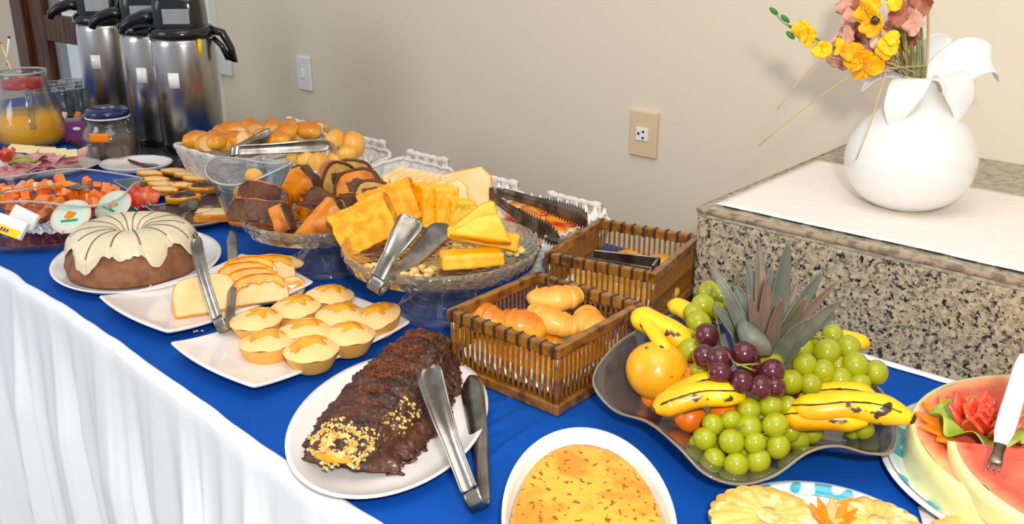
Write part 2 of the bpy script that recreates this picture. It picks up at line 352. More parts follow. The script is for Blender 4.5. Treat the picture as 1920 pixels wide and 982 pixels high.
# paper runner
r_ = thing('paper_runner', 'white quilted paper runner lying under the vase on the granite counter', 'runner', (0, 0, .1485))
def runner(u, v):
    x = -.652+u*1.5; y = 1.172+v*.325+.004*nz(x*9, v*2)
    return (x, y, .0012+.0009*abs(nz(x*40, y*40)))
obj('sheet', M().grid(runner, 120, 26), mt['paper'], r_, solid=.001)
m = M()
for i in range(24):
    x = -.63+i*.045+random.random()*.01; m.box(.022+random.random()*.012, .0015, .0012, (x, 1.1705+.004*nz(x*9, 0), .0008))
k = obj('stitch', m, mt['dark'], r_, smooth=False); k['kind'] = 'stuff'
# outlet and switches
def plate_(name, lab, cat, px, py, mm, w_, h_):
    p = atY(px, py, 1.70); t = thing(name, lab, cat, (p.x, 1.70, p.z))
    obj('faceplate', M().box(w_, .009, h_, (0, -.0045, 0)), mm, t, smooth=False, bevel=.003); return t
ow = plate_('wall_outlet', 'cream wall outlet with a small white three-hole socket', 'outlet', 1209, 250, mt['plug'], .068, .098)
sk_ = obj('socket', M().box(.029, .004, .027, (0, -.0105, 0)), mt['platew'], ow, smooth=False, bevel=.001)
for x, z in ((-.0075, .001), (.004, .006), (.004, -.007)):
    obj('pin_hole', M().lathe([(0, 0), (.0027, 0), (.0027, .001), (0, .001)], 12), mt['dark'], sk_, loc=(x, -.0125, z), rot=(pi/2, 0, 0))
o = plate_('light_switch', 'white switch plate on the wall right of the door trim, above the bread trays', 'switch', 573, 137, mt['trim'], .06, .095)
obj('rocker', M().box(.012, .006, .024, (0, -.011, 0)), mt['platew'], o, smooth=False, bevel=.002)
plate_('blank_plate', 'white blank wall plate beside the white door trim, behind the flask handle', 'switch', 424, 112, mt['trim'], .066, .095)
obj_ = thing('dark_cabinet', 'dark maroon cabinet seen through the doorway behind the glasses', 'cabinet', (-3.42, 2.15, -T))
obj('body', M().box(.5, .4, .80, (0, 0, .40)), mt['maroon'], obj_, smooth=False, bevel=.006)
obj('door', M().box(.23, .02, .72, (-.12, -.21, .42)), mt['black'], obj_, smooth=False, bevel=.003)
obj('door', M().box(.23, .02, .72, (.12, -.21, .42)), mt['maroon'], obj_, smooth=False, bevel=.003)

# ---------------------------------------------------------------- tables and cloths
def edge(x): 
    k = max(0, min(1, (x+1.35)/.75)); return .548-.055*k+.009*nz(x*5.5)+.004*nz(x*16, 3)
for nm, lab, x0, x1, y1 in (('buffet_table', 'long buffet table under the white skirt and blue cloth, left of the granite', -3.0, -.69, 1.285), ('buffet_table', 'buffet table under the blue cloth in front of the granite counter', -.688, .9, 1.14)):
    t = thing(nm, lab, 'table', ((x0+x1)/2, .93, -T))
    y0 = .57 if x0 < -1 else .53
    obj('tabletop', M().box(x1-x0, y1-y0, .03, (0, (y0+y1)/2-.93, T-.021)), mt['wood'], t, smooth=False, bevel=.003)
    for sx in (-1, 1):
        for yy in (y0+.06, y1-.06): obj('leg', M().box(.05, .05, T-.036, (sx*((x1-x0)/2-.08), yy-.93, (T-.036)/2)), mt['wood'], t, smooth=False, bevel=.003)
folds = [(at(912, 868), at(1015, 792)), (at(905, 812), at(985, 768)), (at(925, 780), at(960, 742)), (at(905, 770), at(935, 752))]
def clothz(x, y):
    z = .0008*nz(x*4, y*6)
    d = hypot(x+.60, (y-.70)*1.0)
    if d < .14:
        k = (1-d/.14); z += k*(.003*abs(nz(x*22+y*18, y*5))+.0022*abs(nz(x*55, y*30)))
    for (a, b) in folds:
        ab = b-a; q = Vector((x, y, 0))-a; t = max(0, min(1, q.dot(ab)/ab.dot(ab))); dd = (q-ab*t).length+.002*nz(x*90, y*90)
        z += .0055*math.exp(-(dd/.0055)**2)*sin(pi*(.1+.8*t))
    return z
def bl(u, v):
    x = -3.0+u*3.9; yb = 1.288 if x < -.69 else 1.143
    y = edge(x)-.003+v*(yb-edge(x)+.003)
    return (x, y, clothz(x, y)-.001)
tag(obj('blue_tablecloth', M().grid(bl, 1000, 200), mt['blue']), 'royal blue tablecloth spread over the buffet table', 'tablecloth')
def wl(u, v):
    x = -.668+u*1.5; return (x, 1.139+.003*nz(x*7)+v*.009, .0015+.0025*v+.001*nz(x*40, v))
tag(obj('white_undercloth', M().grid(wl, 200, 3), mt['white_cloth'], solid=.001), 'white cloth edge peeping out along the foot of the granite block', 'cloth')
def sk(u, v):
    x = -3.0+u*3.9
    e = edge(x)
    if v < .08:
        k = v/.08; y = e-k*.014; z = .0022-.006*k*k; d = 0
    else:
        d = (v-.08)/.92; y = e-.014; z = -.004-d*(T-.01)
    q = min(1, d*4)
    ph = x*38+3.0*nz(x*2.6)+1.6*nz(x*1.2, d*1.4)
    pl = (1-abs(sin(ph*.5)))**1.3*.046+.014*(1-abs(sin(ph*1.35+1)))+.028*nz(x*7, d*1.4)+.003*sin(x*150+3*nz(x*20))*(1-d)
    y -= (pl*q*(.5+.5*d)+d*.03) + .016*max(0, nz(x*9, 5))*q*(1-d)
    x += d*.10+.020*q*cos(ph)
    return (x, y, z+.004*nz(x*20)*q*(1-d))
tag(obj('pleated_skirt', M().grid(sk, 900, 60), mt['white_cloth'], solid=.0012), 'white pleated table skirt hanging along the front of the table', 'table skirt')

# ---------------------------------------------------------------- generic pieces
def oval_plate(name, label, c, a, b_, ang, h, mm, rimw=.82, cat='plate', mrim=None, z=0, seg=72):
    t = thing(name, label, cat, (c[0], c[1], z), ang)
    pr = [(0, .003), (.45, .003), (rimw*.86, .004), (rimw, .007), (.95, h*.85), (1, h), (1.0, h-.002), (.94, h*.8-.004), (rimw, .002), (.6, 0), (0, 0)]
    def rf(al, r, zz): return 1
    m = M(); n = len(pr)-1
    m.grid(lambda u, v: (a*pr[int(round(v*n))][0]*cos(u*2*pi), b_*pr[int(round(v*n))][0]*sin(u*2*pi), pr[int(round(v*n))][1]), seg, n, True)
    obj('dish', m, mm, t)
    if mrim:
        m = M(); m.grid(lambda u, v: (a*(rimw+.03+v*.13)*cos(u*2*pi), b_*(rimw+.03+v*.13)*sin(u*2*pi), .0085+(h-.0072)*v*v*.95+(.002 if v<.9 else .001)), seg, 4, True)
        obj('patterned_rim', m, mrim, t, solid=.0006)
    return t
def rect_plate(label, c, w_, l_, rz, mm, lift=.016, name='rectangular_plate', group=None):
    t = thing(name, label, 'plate', (c[0], c[1], .002), rz, group)
    def f(u, v):
        x = (u-.5)*2; y = (v-.5)*2
        sx = w_/2*(1-.05*y*y*0); pinch = 1-.10*(1-x*x)*0
        k = max(abs(x)**5, abs(y)**5)
        X = x*w_/2*(1+.0*y); Y = y*l_/2*(1+.075*(1-x*x))
        X *= (1-.03*(1-y*y))
        return (X, Y, .003+lift*.30*k+lift*.55*(y*y)**1.5)
    obj('dish', M().grid(f, 28, 28), mm, t, solid=.005, off=1, bevel=0, sub=1)
    return t
def tongs(label, h, t1, t2, w0=.010, w1=.020, mm=None, nrm=None, group=None, serr=False, name='serving_tongs', tipround=True):
    mm = mm or mt['steel']; h, t1, t2 = Vector(h), Vector(t1), Vector(t2)
    th = thing(name, label, 'tongs', h, group=group)
    a = t1-h; b2 = t2-h; ax = ((a.normalized()+b2.normalized())).normalized()
    n = a.cross(b2).normalized() if nrm is None else Vector(nrm).normalized()
    lat = n.cross(ax).normalized(); s1 = 1 if a.dot(lat) > 0 else -1
    gap = .011
    for tip, sg in ((a, s1), (b2, -s1)):
        st = ax*.012+lat*sg*gap; m = M(); d = (tip-st); sd = d.cross(n).normalized()
        def f(u, v, st=st, d=d, sd=sd, sg=sg):
            p = st+d*u+lat*sg*.006*sin(u*pi)
            w_ = w0+(w1-w0)*max(0, (u-.35)/.65)**.8
            if u > .88: w_ *= sqrt(max(.05, 1-((u-.88)/.125)**2))
            k = (v-.5)*2; p = p+n*k*w_
            if serr and u > .5 and abs(k) > .9: p = p+n*k*.0035*(1 if int(u*60) % 2 else -1)
            return p-sd*(.003*k*k)*(1 if sd.dot(lat)*sg > 0 else -1)*(-1)
        obj('arm', m.grid(f, 60, 6), mm, th, solid=.0014)
    def g(u, v):
        al = (u-.5)*pi; k = (v-.5)*2
        p = ax*(.012-cos(al)*.014)+lat*s1*sin(al)*gap*-1
        return p+n*k*w0*1.0
    obj('spring_bend', M().grid(g, 20, 6), mm, th, solid=.0016)
    return th

# ---------------------------------------------------------------- vase and flowers
vc = Vector((-.452, 1.338, .150))
v_ = thing('flower_vase', 'white bulbous ceramic vase with a flaring petal-shaped lip on the runner', 'vase', vc)
prof = [(0, 0), (.034, 0), (.038, .003), (.044, .004), (.062, .014), (.076, .030), (.0845, .050), (.0865, .066), (.0835, .086), (.072, .110), (.056, .126), (.041, .139), (.030, .150), (.024, .160), (.021, .168), (.021, .174), (.024, .180)]
prof2 = []
for i in range(len(prof)-1):
    for k in (0, .5):
        a_, b2 = prof[i], prof[i+1]; prof2.append((a_[0]+(b2[0]-a_[0])*k, a_[1]+(b2[1]-a_[1])*k))
prof2.append(prof[-1]); inner = [(r-.003, z) for r, z in reversed(prof[10:])]
obj('body', M().lathe(prof2+inner+[(.0, .13)], 64), mt['vase'], v_, sub=1)
def petal(parent, path, wid, sidev, cup=.2, name='petal', mm=None, nseg=22, tw=0):
    P_ = [Vector(p) for p in path]
    def cr(t):
        n = len(P_)-1; s = min(n-1e-6, t*n); i = int(s); f = s-i
        p0, p1, p2, p3 = P_[max(i-1, 0)], P_[i], P_[i+1], P_[min(i+2, n)]
        return .5*((2*p1)+(-p0+p2)*f+(2*p0-5*p1+4*p2-p3)*f*f+(-p0+3*p1-3*p2+p3)*f**3)
    sv = Vector(sidev).normalized()
    def f(u, v):
        p = cr(u); tn = (cr(min(1, u+.02))-cr(max(0, u-.02))).normalized()
        s = (sv-tn*sv.dot(tn)).normalized(); nn = s.cross(tn)
        k = (v-.5)*2; i = u*(len(wid)-1); a = int(min(i, len(wid)-2)); W = wid[a]+(wid[a+1]-wid[a])*(i-a)
        return p+s*k*W+nn*(k*k)*W*cup+nn*tw*W*k*(u)
    return obj(name, M().grid(f, nseg, 8), mm, parent, solid=.0022, sub=1)
ir = Vector((cos(HD), sin(HD), 0)); ib = Vector((-sin(HD), cos(HD), 0)); iz = Vector((0, 0, 1))
def iv(a, b_, c): return ir*a+ib*b_+iz*c        # right / away from the viewer / up
s0 = iz*.168
# (path right,away,up) in metres from the neck
petal(v_, [s0+iv(.008, -.008, 0), s0+iv(.022, -.022, .014), s0+iv(.036, -.032, .006), s0+iv(.042, -.036, -.016), s0+iv(.040, -.036, -.042)], [.016, .024, .026, .020, .002], iv(1, .25, .15), .15, mm=mt['vase'])
petal(v_, [s0+iv(-.008, -.008, 0), s0+iv(-.020, -.024, .012), s0+iv(-.032, -.034, .000), s0+iv(-.042, -.038, -.026), s0+iv(-.044, -.036, -.054)], [.016, .023, .024, .018, .002], iv(1, -.35, .1), .15, mm=mt['vase'])
petal(v_, [s0+iv(.010, .006, 0), s0+iv(.034, .010, .016), s0+iv(.062, .008, .034), s0+iv(.088, .002, .030), s0+iv(.104, 0, .004)], [.016, .026, .032, .026, .003], iv(-.35, .55, .8), .12, mm=mt['vase'])
petal(v_, [s0+iv(.004, .014, 0), s0+iv(.014, .03, .022), s0+iv(.030, .04, .044), s0+iv(.050, .045, .056)], [.014, .022, .020, .003], iv(1, 0, -.2), .3, mm=mt['vase'])
petal(v_, [s0+iv(-.010, .004, 0), s0+iv(-.030, .010, .012), s0+iv(-.052, .014, .010), s0+iv(-.072, .016, -.012)], [.014, .018, .017, .002], iv(.2, .9, .3), .25, mm=mt['vase'])
nk = vc+iz*.165
def vp(px, py, dy=0): return atY(px, py, vc.y+dy)
def stem(parent, pts, r, mm, name='stem'):
    return obj(name, M().tube(pts, r, 7), mm, parent)
def lp(a, b_, n, bend=(0, 0, 0)):
    a, b_, bend = Vector(a), Vector(b_), Vector(bend); return [a.lerp(b_, i/n)+bend*sin(i/n*pi) for i in range(n+1)]
def blossom(parent, c, r, mm, np_=4, seed=0, ax=None, name='flower'):
    rnd = random.Random(seed); m = M(); ax = (Vector(ax) if ax else Vector((rnd.uniform(-1, 1), -1.5, rnd.uniform(-.4, .8)))).normalized()
    q = ax.to_track_quat('Z', 'Y')
    for k in range(np_):
        a = k/np_*2*pi+rnd.random()*.6; L_ = r*rnd.uniform(.8, 1.15); Wd = r*rnd.uniform(.5, .75); lift = rnd.uniform(.1, .6)
        def f(u, v, a=a, L_=L_, Wd=Wd, lift=lift, k=k):
            kk = (v-.5)*2; w_ = Wd*sin(min(1, u*1.02+.06)*pi*.8+.15)
            x = u*L_; y = kk*w_; z = lift*r*u*u-.25*r*kk*kk*u+.12*r*nz(u*4+k, v*4, seed)
            return Vector(c)+q @ Vector((x*cos(a)-y*sin(a), x*sin(a)+y*cos(a), z))
        m.grid(f, 7, 6)
    return obj(name, m, mm, parent, solid=.0007)
base = nk+iz*.0-Vector((0, 0, .03))
fl = thing('peach_flower_bunch', 'bunch of dried peach and rust hydrangea-like blossoms standing in the white vase', 'flowers', base)
def rl(v): return Vector(v)-base
for i, (px, py, dx) in enumerate([(1680, -60, -.01), (1650, -60, .0), (1700, -50, .01), (1690, -60, .012), (1715, -40, .0), (1660, -40, -.02), (1725, 20, .01), (1740, 0, 0), (1640, 40, -.02), (1625, 70, -.03)]):
    stem(fl, lp(rl(base+ir*(.012*(i-5)/5)), rl(vp(px, py, dx)), 6, ir*.004), .0028 if i < 6 else .0018, [mt['stalk'], mt['stem'], mt['stalk'], mt['straw']][i % 4])
cl = [(1600, 25, 0), (1590, 55, 1), (1605, 75, 1), (1585, 70, 0), (1625, 60, 0), (1640, 72, 0), (1655, 80, 0), (1625, 95, 0), (1600, 85, 0), (1640, 98, 1), (1578, 108, 0), (1690, 48, 0), (1715, 45, 0), (1710, 30, 0), (1700, 75, 1), (1685, 30, 1), (1730, 2, 1), (1700, -2, 1), (1615, 5, 1), (1575, 80, 0), (1610, 40, 0), (1620, 20, 0), (1660, 100, 0), (1595, 12, 0), (1740, -30, 0), (1660, -40, 0), (1620, -35, 1)]
for i, (px, py, q) in enumerate(cl):
    blossom(fl, rl(vp(px, py, -.03+.02*(i % 3))), .015+.003*(i % 3), mt['rust'] if q else mt['peach'], 4, i)
yf = thing('yellow_orchid_spray', 'yellow orchid spray arching left out of the white vase, green buds at its tip', 'flowers', base)
spine = [base, nk+iz*.02+ir*-.01, vp(1640, 115, -.04), vp(1590, 97, -.05), vp(1545, 80, -.05), vp(1505, 60, -.05), vp(1480, 48, -.05)]
stem(yf, [rl(p) for p in spine], .0016, mt['stalk'])
for (px, py), q in (((1451, 21), 0), ((1472, 35), 0), ((1482, 66), 0)):
    e = vp(px, py, -.05); a = vp(1490, 55, -.05)
    stem(yf, lp(rl(a), rl(e), 4, iz*-.004), .0009, mt['stalk'])
    obj('bud', M().ball(.0035, .0035, .008, n=10), mt['bud'], yf, loc=rl(e), rot=(0, -.9, .4))
for i, (px, py, r) in enumerate([(1505, 55, .014), (1518, 72, .012), (1512, 62, .012), (1542, 95, .013), (1548, 88, .008), (1575, 88, .012), (1595, 95, .012), (1605, 110, .020), (1622, 118, .020), (1645, 122, .016), (1612, 125, .016), (1600, 100, .015)]):
    blossom(yf, rl(vp(px, py, -.06)), r, mt['ypetal'], 3 if r < .013 else 4, 50+i)
yf2 = thing('yellow_orchid_spray', 'yellow orchid stem standing upright among the peach blossoms in the vase', 'flowers', base)
stem(yf2, [rl(p) for p in (base, nk+ir*-.004, vp(1655, 90, -.05), vp(1648, 40, -.06), vp(1630, 0, -.06))], .0016, mt['stalk'])
for i, (px, py, r) in enumerate([(1630, 35, .021), (1622, 22, .016), (1638, 45, .016), (1665, 82, .015), (1658, 95, .012), (1672, 70, .010), (1680, 5, .012), (1640, 5, .012)]):
    blossom(yf2, rl(vp(px, py, -.075)), r, mt['ypetal'], 4, 90+i)
obj('eye', M().ball(.006, .004, .006, n=12), mt['jam'], yf2, loc=rl(vp(1641, 38, -.085)), label='dark round flower eye')
for lab, a, e in (('long dry grass stalk reaching far left out of the vase', (1645, 110), (1423, 273)), ('short dry grass stalk arching left beside a longer one', (1545, 105), (1458, 205)), ('dry grass stalk hanging down over the front of the vase', (1662, 128), (1605, 300))):
    o1 = vp(*a, -.06); o2 = vp(*e, -.10)
    m = M().tube([v-base for v in ([base+ir*-.006, nk+iz*.02-ir*.012] + lp(o1, o2, 5, iz*.006))] if 'front' not in lab else [v-base for v in ([base-ib*.008, nk-ib*.010+iz*.030] + lp(o1, o2, 5, -ir*.002-ib*.012))], [.0012]*5+[.0008]*3, 6)
    tag(obj('grass_stalk', m, mt['straw'], loc=base), lab, 'grass', 'dry grass stalks in the vase')

# ---------------------------------------------------------------- watermelon plate (right)
pc = Vector((-.150, .985, 0))
mp = oval_plate('melon_platter', 'round platter with turquoise patterned rim under the watermelon', pc, .163, .163, 0, .016, mt['platew'], .80, 'platter', mt['pattern'])
def wedge(label, c, r0, r1, a0, a1, z0, z1, tilt=(0, 0, 0), name='watermelon_slice', fl_=.010, slope=0):
    t = thing(name, label, 'watermelon', (c[0], c[1], z0), tilt, 'watermelon slices')
    H = z1-z0; n = 30
    def P2(r, a, z): return (r*cos(a), r*sin(a), z)
    rw = r1*.955
    def topz(r): return H*(1-slope*(1-r/r1))
    m = M()
    m.grid(lambda u, v: P2(r0+(rw-r0)*v, a0+(a1-a0)*u, topz(r0+(rw-r0)*v)+.0022*nz(u*9, v*7, c[0]*9)), n, 16)
    m.grid(lambda u, v: P2(r0, a0+(a1-a0)*u, topz(r0)*v), n, 2)
    for a in (a0, a1): m.grid(lambda u, v: P2(r0+(rw-r0)*u, a, topz(r0+(rw-r0)*u)*v), 8, 2)
    obj('flesh', m, mt['melon'], t)
    m = M()
    def rf(u, v):
        a = a0+(a1-a0)*u; k = v*pi/2
        return P2(rw+(r1-rw)*min(1, 3*v)**.5*(1-.10*max(0, v-.5)), a, H*(1-max(0, v-.12)/.88) if v > .12 else H)
    m.grid(rf, n, 12)
    for a in (a0, a1): m.grid(lambda u, v: P2(rw+(r1-rw)*u, a, H*v), 3, 3)
    obj('rind', m, mt['rind'], t, label='pale green pared rind')
    return t
# the lower slab, the wedge lying on it in front, the slab standing behind
wc = pc+Vector((.030, .0, 0))
wedge('wide lower watermelon slab with red top lying flat across the platter', wc, .012, .168, R(95), R(268), .006, .050)
wedge('watermelon wedge with broad pale rind lying on top at the front of the platter', wc+Vector((.040, -.034, 0)), .02, .158, R(203), R(262), .050, .076, tilt=(R(4), R(-3), 0), slope=.1)
wedge('thin watermelon wedge standing up behind the tomato rose', wc+Vector((.0, .030, 0)), .03, .120, R(66), R(112), .050, .088, tilt=(R(12), 0, 0))
wedge('watermelon wedge at the right edge of the platter', wc+Vector((.01, .0, 0)), .012, .125, R(272), R(445), .006, .042)
for px, py in ((1758, 806), (1766, 812)):
    tag(obj('melon_seed', M().ball(.0022, .0045, .0012, n=8), mt['dark'], loc=at(px, py, .0515), rot=(0, 0, .6)), 'black watermelon seed on the red flesh left of the carrot petals', 'seed', 'melon seeds')
rc = at(1842, 812, .052)
lf = thing('lettuce_leaf', 'frilly lettuce leaf spread under the tomato rose', 'lettuce', rc)
m = M(); m.grid(lambda u, v: ((.006+.040*v)*cos(u*2*pi)*(1+.12*sin(u*38)*v), (.006+.040*v)*sin(u*2*pi)*(1+.12*sin(u*31)*v), .004+.010*v+.006*v*sin(u*44)), 90, 6, True)
obj('leaf', m, mt['lettuce'], lf, solid=.0008)
for i in range(11):
    a = R(150+i*24); c_ = rc+Vector((cos(a)*.036, sin(a)*.036, .000))
    ol = [(-.010, 0), (-.009, .012), (-.005, .022), (0, .030), (.005, .022), (.009, .012), (.010, 0)]
    tag(obj('carrot_petal', M().prism(ol, .0035), mt['carrot'], loc=c_, rot=(R(-72), 0, a-pi/2), smooth=False, bevel=.0008), 'pointed orange carrot petal around the tomato rose', 'carrot', 'carrot petals round the tomato rose')
tr = thing('tomato_rose', 'red tomato cut into a rose of pointed wedges on the watermelon', 'garnish', rc+iz*.006)
for ring, (n_, rad, hh, tl) in enumerate(((4, .004, .024, 8), (6, .014, .026, 24), (7, .024, .030, 36))):
    for i in range(n_):
        a = i/n_*2*pi+ring*.5
        def f(u, v, hh=hh):
            k = (v-.5)*2; w_ = .011*sin(min(1, u*.93+.12)*pi*.98)
            return (k*w_, -.004*(1-k*k)+.002, u*hh)
        obj('wedge', M().grid(f, 10, 6), mt['tomato'], tr, loc=(cos(a)*rad*.8, sin(a)*rad*.8, 0), rot=(R(-tl)*1.0, 0, a-pi/2), solid=.004, sub=1)
kn = thing('serving_fork', 'white-handled fork with a dark steel neck leaning over the watermelon', 'fork', at(1862, 882, .078))
o0 = at(1862, 882, .078); h1 = at(1876, 832, .092); h2 = at(1925, 668, .145)
hn = M().tube(lp(h1-o0, h2-o0, 8), [.0055, .0085, .009, .009, .0088, .0088, .0088, .0085, .007], 12, flat=.55, upd=tuple(iz))
obj('handle', hn, mt['platew'], kn, label='white plastic handle')
obj('neck', M().tube(lp(o0.lerp(h1, .25)-o0, h1.lerp(h2, .05)-o0, 4), [.006, .005, .0045, .005, .0055], 10, flat=.25), mt['dsteel'], kn)
sd = (h1-o0).cross(iz).normalized()
for k in (-1, 0, 1):
    obj('tine', M().tube([Vector((0, 0, 0))+sd*k*.0045, (o0.lerp(h1, .3)-o0)+sd*k*.0035], [.0008, .0016], 6), mt['dsteel'], kn)

# ---------------------------------------------------------------- pineapple slices plate (front right)
p2 = at(1540, 1040, 0)
oval_plate('pineapple_plate', 'turquoise patterned plate under the pineapple slices at the front edge', (p2.x, p2.y), .098, .098, 0, .014, mt['platew'], .78, 'plate', mt['pattern'])
def pslice(label, px, py, r, z, rx=0, seed=0):
    c = at(px, py, z); t = thing('pineapple_slice', label, 'pineapple', c, (R(rx), R(3), HD+seed), 'pineapple slices')
    def f(u, v):
        a = u*2*pi; rr = r*v*(1+(.050*abs(sin(a*11+seed))+.03*nz(cos(a)*2, sin(a)*2, seed)) * v)
        return (rr*cos(a), rr*sin(a)*.92, .006*(1-v**6)+.0018*nz(rr*cos(a)*60, rr*sin(a)*60, seed)+-.0030*abs(sin(a*8+seed))**8*v)
    m = M().grid(f, 88, 16, True)
    m.grid(lambda u, v: (f(u, 1)[0]*(1-.03*v), f(u, 1)[1]*(1-.03*v), -.008*v), 88, 2, True)
    obj('flesh', m, mt['pine'], t)
    obj('core', M().lathe([(.0001, .0078), (r*.2, .0076), (r*.22, .006)], 24), mt['crumb'], t)
pslice('large round pineapple slice with scalloped edge, left on the patterned plate', 1440, 975, .051, .022, 6)
pslice('round pineapple slice with scalloped edge, right on the patterned plate', 1645, 988, .047, .020, 4, .9)
pslice('pineapple slice mostly hidden at the very bottom right corner of the frame', 1850, 1030, .05, .016, 4, .4)
cp = thing('carrot_flower', 'small orange carrot flower between the two pineapple slices', 'garnish', at(1560, 985, .022))
for i in range(9):
    a = i/9*2*pi
    obj('petal', M().prism([(-.006, 0), (-.005, .012), (0, .024), (.005, .012), (.006, 0)], .0025), mt['carrot'], cp, loc=(cos(a)*.006, sin(a)*.006, 0), rot=(R(-38), 0, a-pi/2), smooth=False, bevel=.0006)
tag(obj('paper_napkin', M().grid(lambda u, v: ((u-.5)*.08, (v-.5)*.08, .002+.001*nz(u*4, v*4)), 8, 8), mt['paper'], loc=at(1820, 1010, 0), rot=(0, 0, .5), solid=.0008), 'white paper napkin corner between melon platter and pineapple plate', 'napkin')

# ---------------------------------------------------------------- custard dish
cu = oval_plate('custard_dish', 'white oval baking dish full of yellow custard dusted with cinnamon', (-.441, .604), .149, .078, R(130), .034, mt['platew'], .93, 'dish')
cs = tag(obj('baked_custard', M().grid(lambda u, v: (.137*v*cos(u*2*pi), .0705*v*sin(u*2*pi), .0270+.0012*nz(v*cos(u*2*pi)*5, v*sin(u*2*pi)*4)-(.012 if v > .99 else 0)), 72, 14, True), mt['custard'], loc=(-.441, .604, 0), rot=(0, 0, R(130))), 'yellow custard dusted with brown cinnamon in the white oval dish', 'custard')

# ---------------------------------------------------------------- chocolate log
oval_plate('oval_platter', 'large white oval platter under the chocolate log', (-.729, .624), .160, .106, R(123), .017, mt['plate'], .86, 'platter')
lg = thing('chocolate_log', 'chocolate-covered rolled log cake with crumbly filling at its cut end', 'cake', (-.727, .627, .006))
e0 = at(650, 868, .012); e1 = at(805, 668, .012); L0 = (e1-e0).length; dirv = (e1-e0).normalized(); sdv = Vector((dirv.y, -dirv.x, 0))
og = Vector((-.727, .627, .006))
def logf(u, v):
    a = v*pi; s = u
    wd = .054*(1-.28*(abs(2*s-1))**3)*(1-.12*s)
    h = .046*(1-.15*(2*s-1)**2)
    d = .10*nz(s*16, a*2.6)+.07*nz(s*40, a*7, 3)+.06*nz(s*90, a*18, 7)+.04*nz(s*190, a*30, 2)+.05*sin(s*62+a*2.4)*(.5+.5*sin(a))
    k = 1+d*.9
    fl_ = 1+.22*max(0, 1-abs(sin(a))*3.5)*(1+.8*nz(s*30, a))
    p = e0+dirv*(s*L0+.006*nz(a*3, s*4))+sdv*(cos(a)*wd*k*fl_)
    return Vector((p.x, p.y, .009+max(0, sin(a))**.75*h*k))-og
obj('coating', M().grid(logf, 300, 90), mt['ganache'], lg)
for s, nm in ((0, 'cut_end'), (1, 'far_end')):
    def ef(u, v, s=s):
        p = logf(s, u); c_ = (e0+dirv*s*L0)-og; c_.z = .018
        q = Vector(c_).lerp(Vector(p), v); return q+dirv*((-1 if s == 0 else 1)*.020*(1-v*v)*(1+.3*nz(u*8, v*4)))
    obj(nm, M().grid(ef, 56, 12), mt['ganache'], lg)
def ruf(u, v, sg):
    s = u; p = logf(s, 0 if sg > 0 else 1); k = (1+.5*sin(s*120)+.6*nz(s*50, 2))
    return Vector(p)+sdv*sg*(v*.006*k-.005)+iz*(.003*sin(s*95+v*2)*v-.003)
for sg in (1, -1): obj('ruffle', M().grid(lambda u, v: ruf(u, v, sg), 160, 4), mt['ganache'], lg, solid=.003)
# filling swirl in the cut end
endc = e0-og; 
for i, (r0, dz, mm, nm) in enumerate(((.030, .0, mt['crumb'], 'filling'), (.024, .0015, mt['ganache'], 'chocolate_swirl'), (.018, .003, mt['crumb'], 'filling'), (.010, .004, mt['ganache'], 'chocolate_swirl'))):
    def ff(u, v, r0=r0, i=i):
        a = u*2*pi; rr = r0*v*(.92+.35*nz(cos(a)*2+i*5, sin(a)*2)+.14*nz(cos(a)*9+i*5, sin(a)*9))
        q = endc-dirv*(.010-.55*(rr*sin(a))+.0022*i)+sdv*rr*1.2*cos(a)+iz*(.026+rr*sin(a)*.50+dz+.012*(1-v)*.3)
        return q+iz*.003*nz(rr*cos(a)*300, rr*sin(a)*300, i)*1.5
    if nm == 'filling':
        m = M(); rd = random.Random(i)
        for k in range(900):
            vv = rd.uniform(.62 if i == 0 else .35, 1.0); q0 = ff(rd.random(), vv); z_ = rd.uniform(.0009, .0028)
            m.box(z_, z_*.8, z_*.8, q0, (rd.random()*3, rd.random()*3, 0))
        o = obj(nm, m, mm, lg, smooth=False, label='crumbly yellow filling'); o['kind'] = 'stuff'
    else: o = obj(nm, M().grid(ff, 36, 8, True), mm, lg)
obj('egg_custard_strip', M().tube([endc-dirv*.020+sdv*(-.024+.005*i)+iz*(.018+.003*nz(i)) for i in range(9)], [.003, .005, .006, .007, .007, .006, .006, .005, .002], 8, flat=.7), mt['egg'], lg, label='bright yellow filling strip')
# granules on the ridge
def sprinkle(parent, mm, n, s0_, s1_, a0_, a1_, r, name, seed=1, rg=None):
    rnd = random.Random(seed); m = M()
    for i in range(n):
        s = rnd.uniform(s0_, s1_); a = rnd.uniform(a0_, a1_)
        if nz(s*9, a*2, seed) < -.12: continue
        p = Vector(logf(s, a)); q = r*rnd.uniform(.6, 1.3)
        m.box(q, q*.9, q*.8, p+iz*q*.3, (rnd.random()*3, rnd.random()*3, 0))
    o = obj(name, m, mm, parent, smooth=False); o['kind'] = 'stuff'
sprinkle(lg, mt['granule'], 1500, .50, .97, .38, .72, .0026, 'chocolate_granules', 1)
sprinkle(lg, mt['granule'], 600, .30, .50, .42, .70, .0026, 'chocolate_granules', 2)
sprinkle(lg, mt['crumb'], 90, .10, .36, .10, .30, .0024, 'yellow_crumbs', 3)
sprinkle(lg, mt['crumb'], 90, .0, .07, .2, .8, .0024, 'yellow_crumbs', 4)
tongs('steel tongs resting on the oval platter with the chocolate log', at(897, 948, .016), at(803, 688, .098), at(880, 704, .026), .0085, .0155)

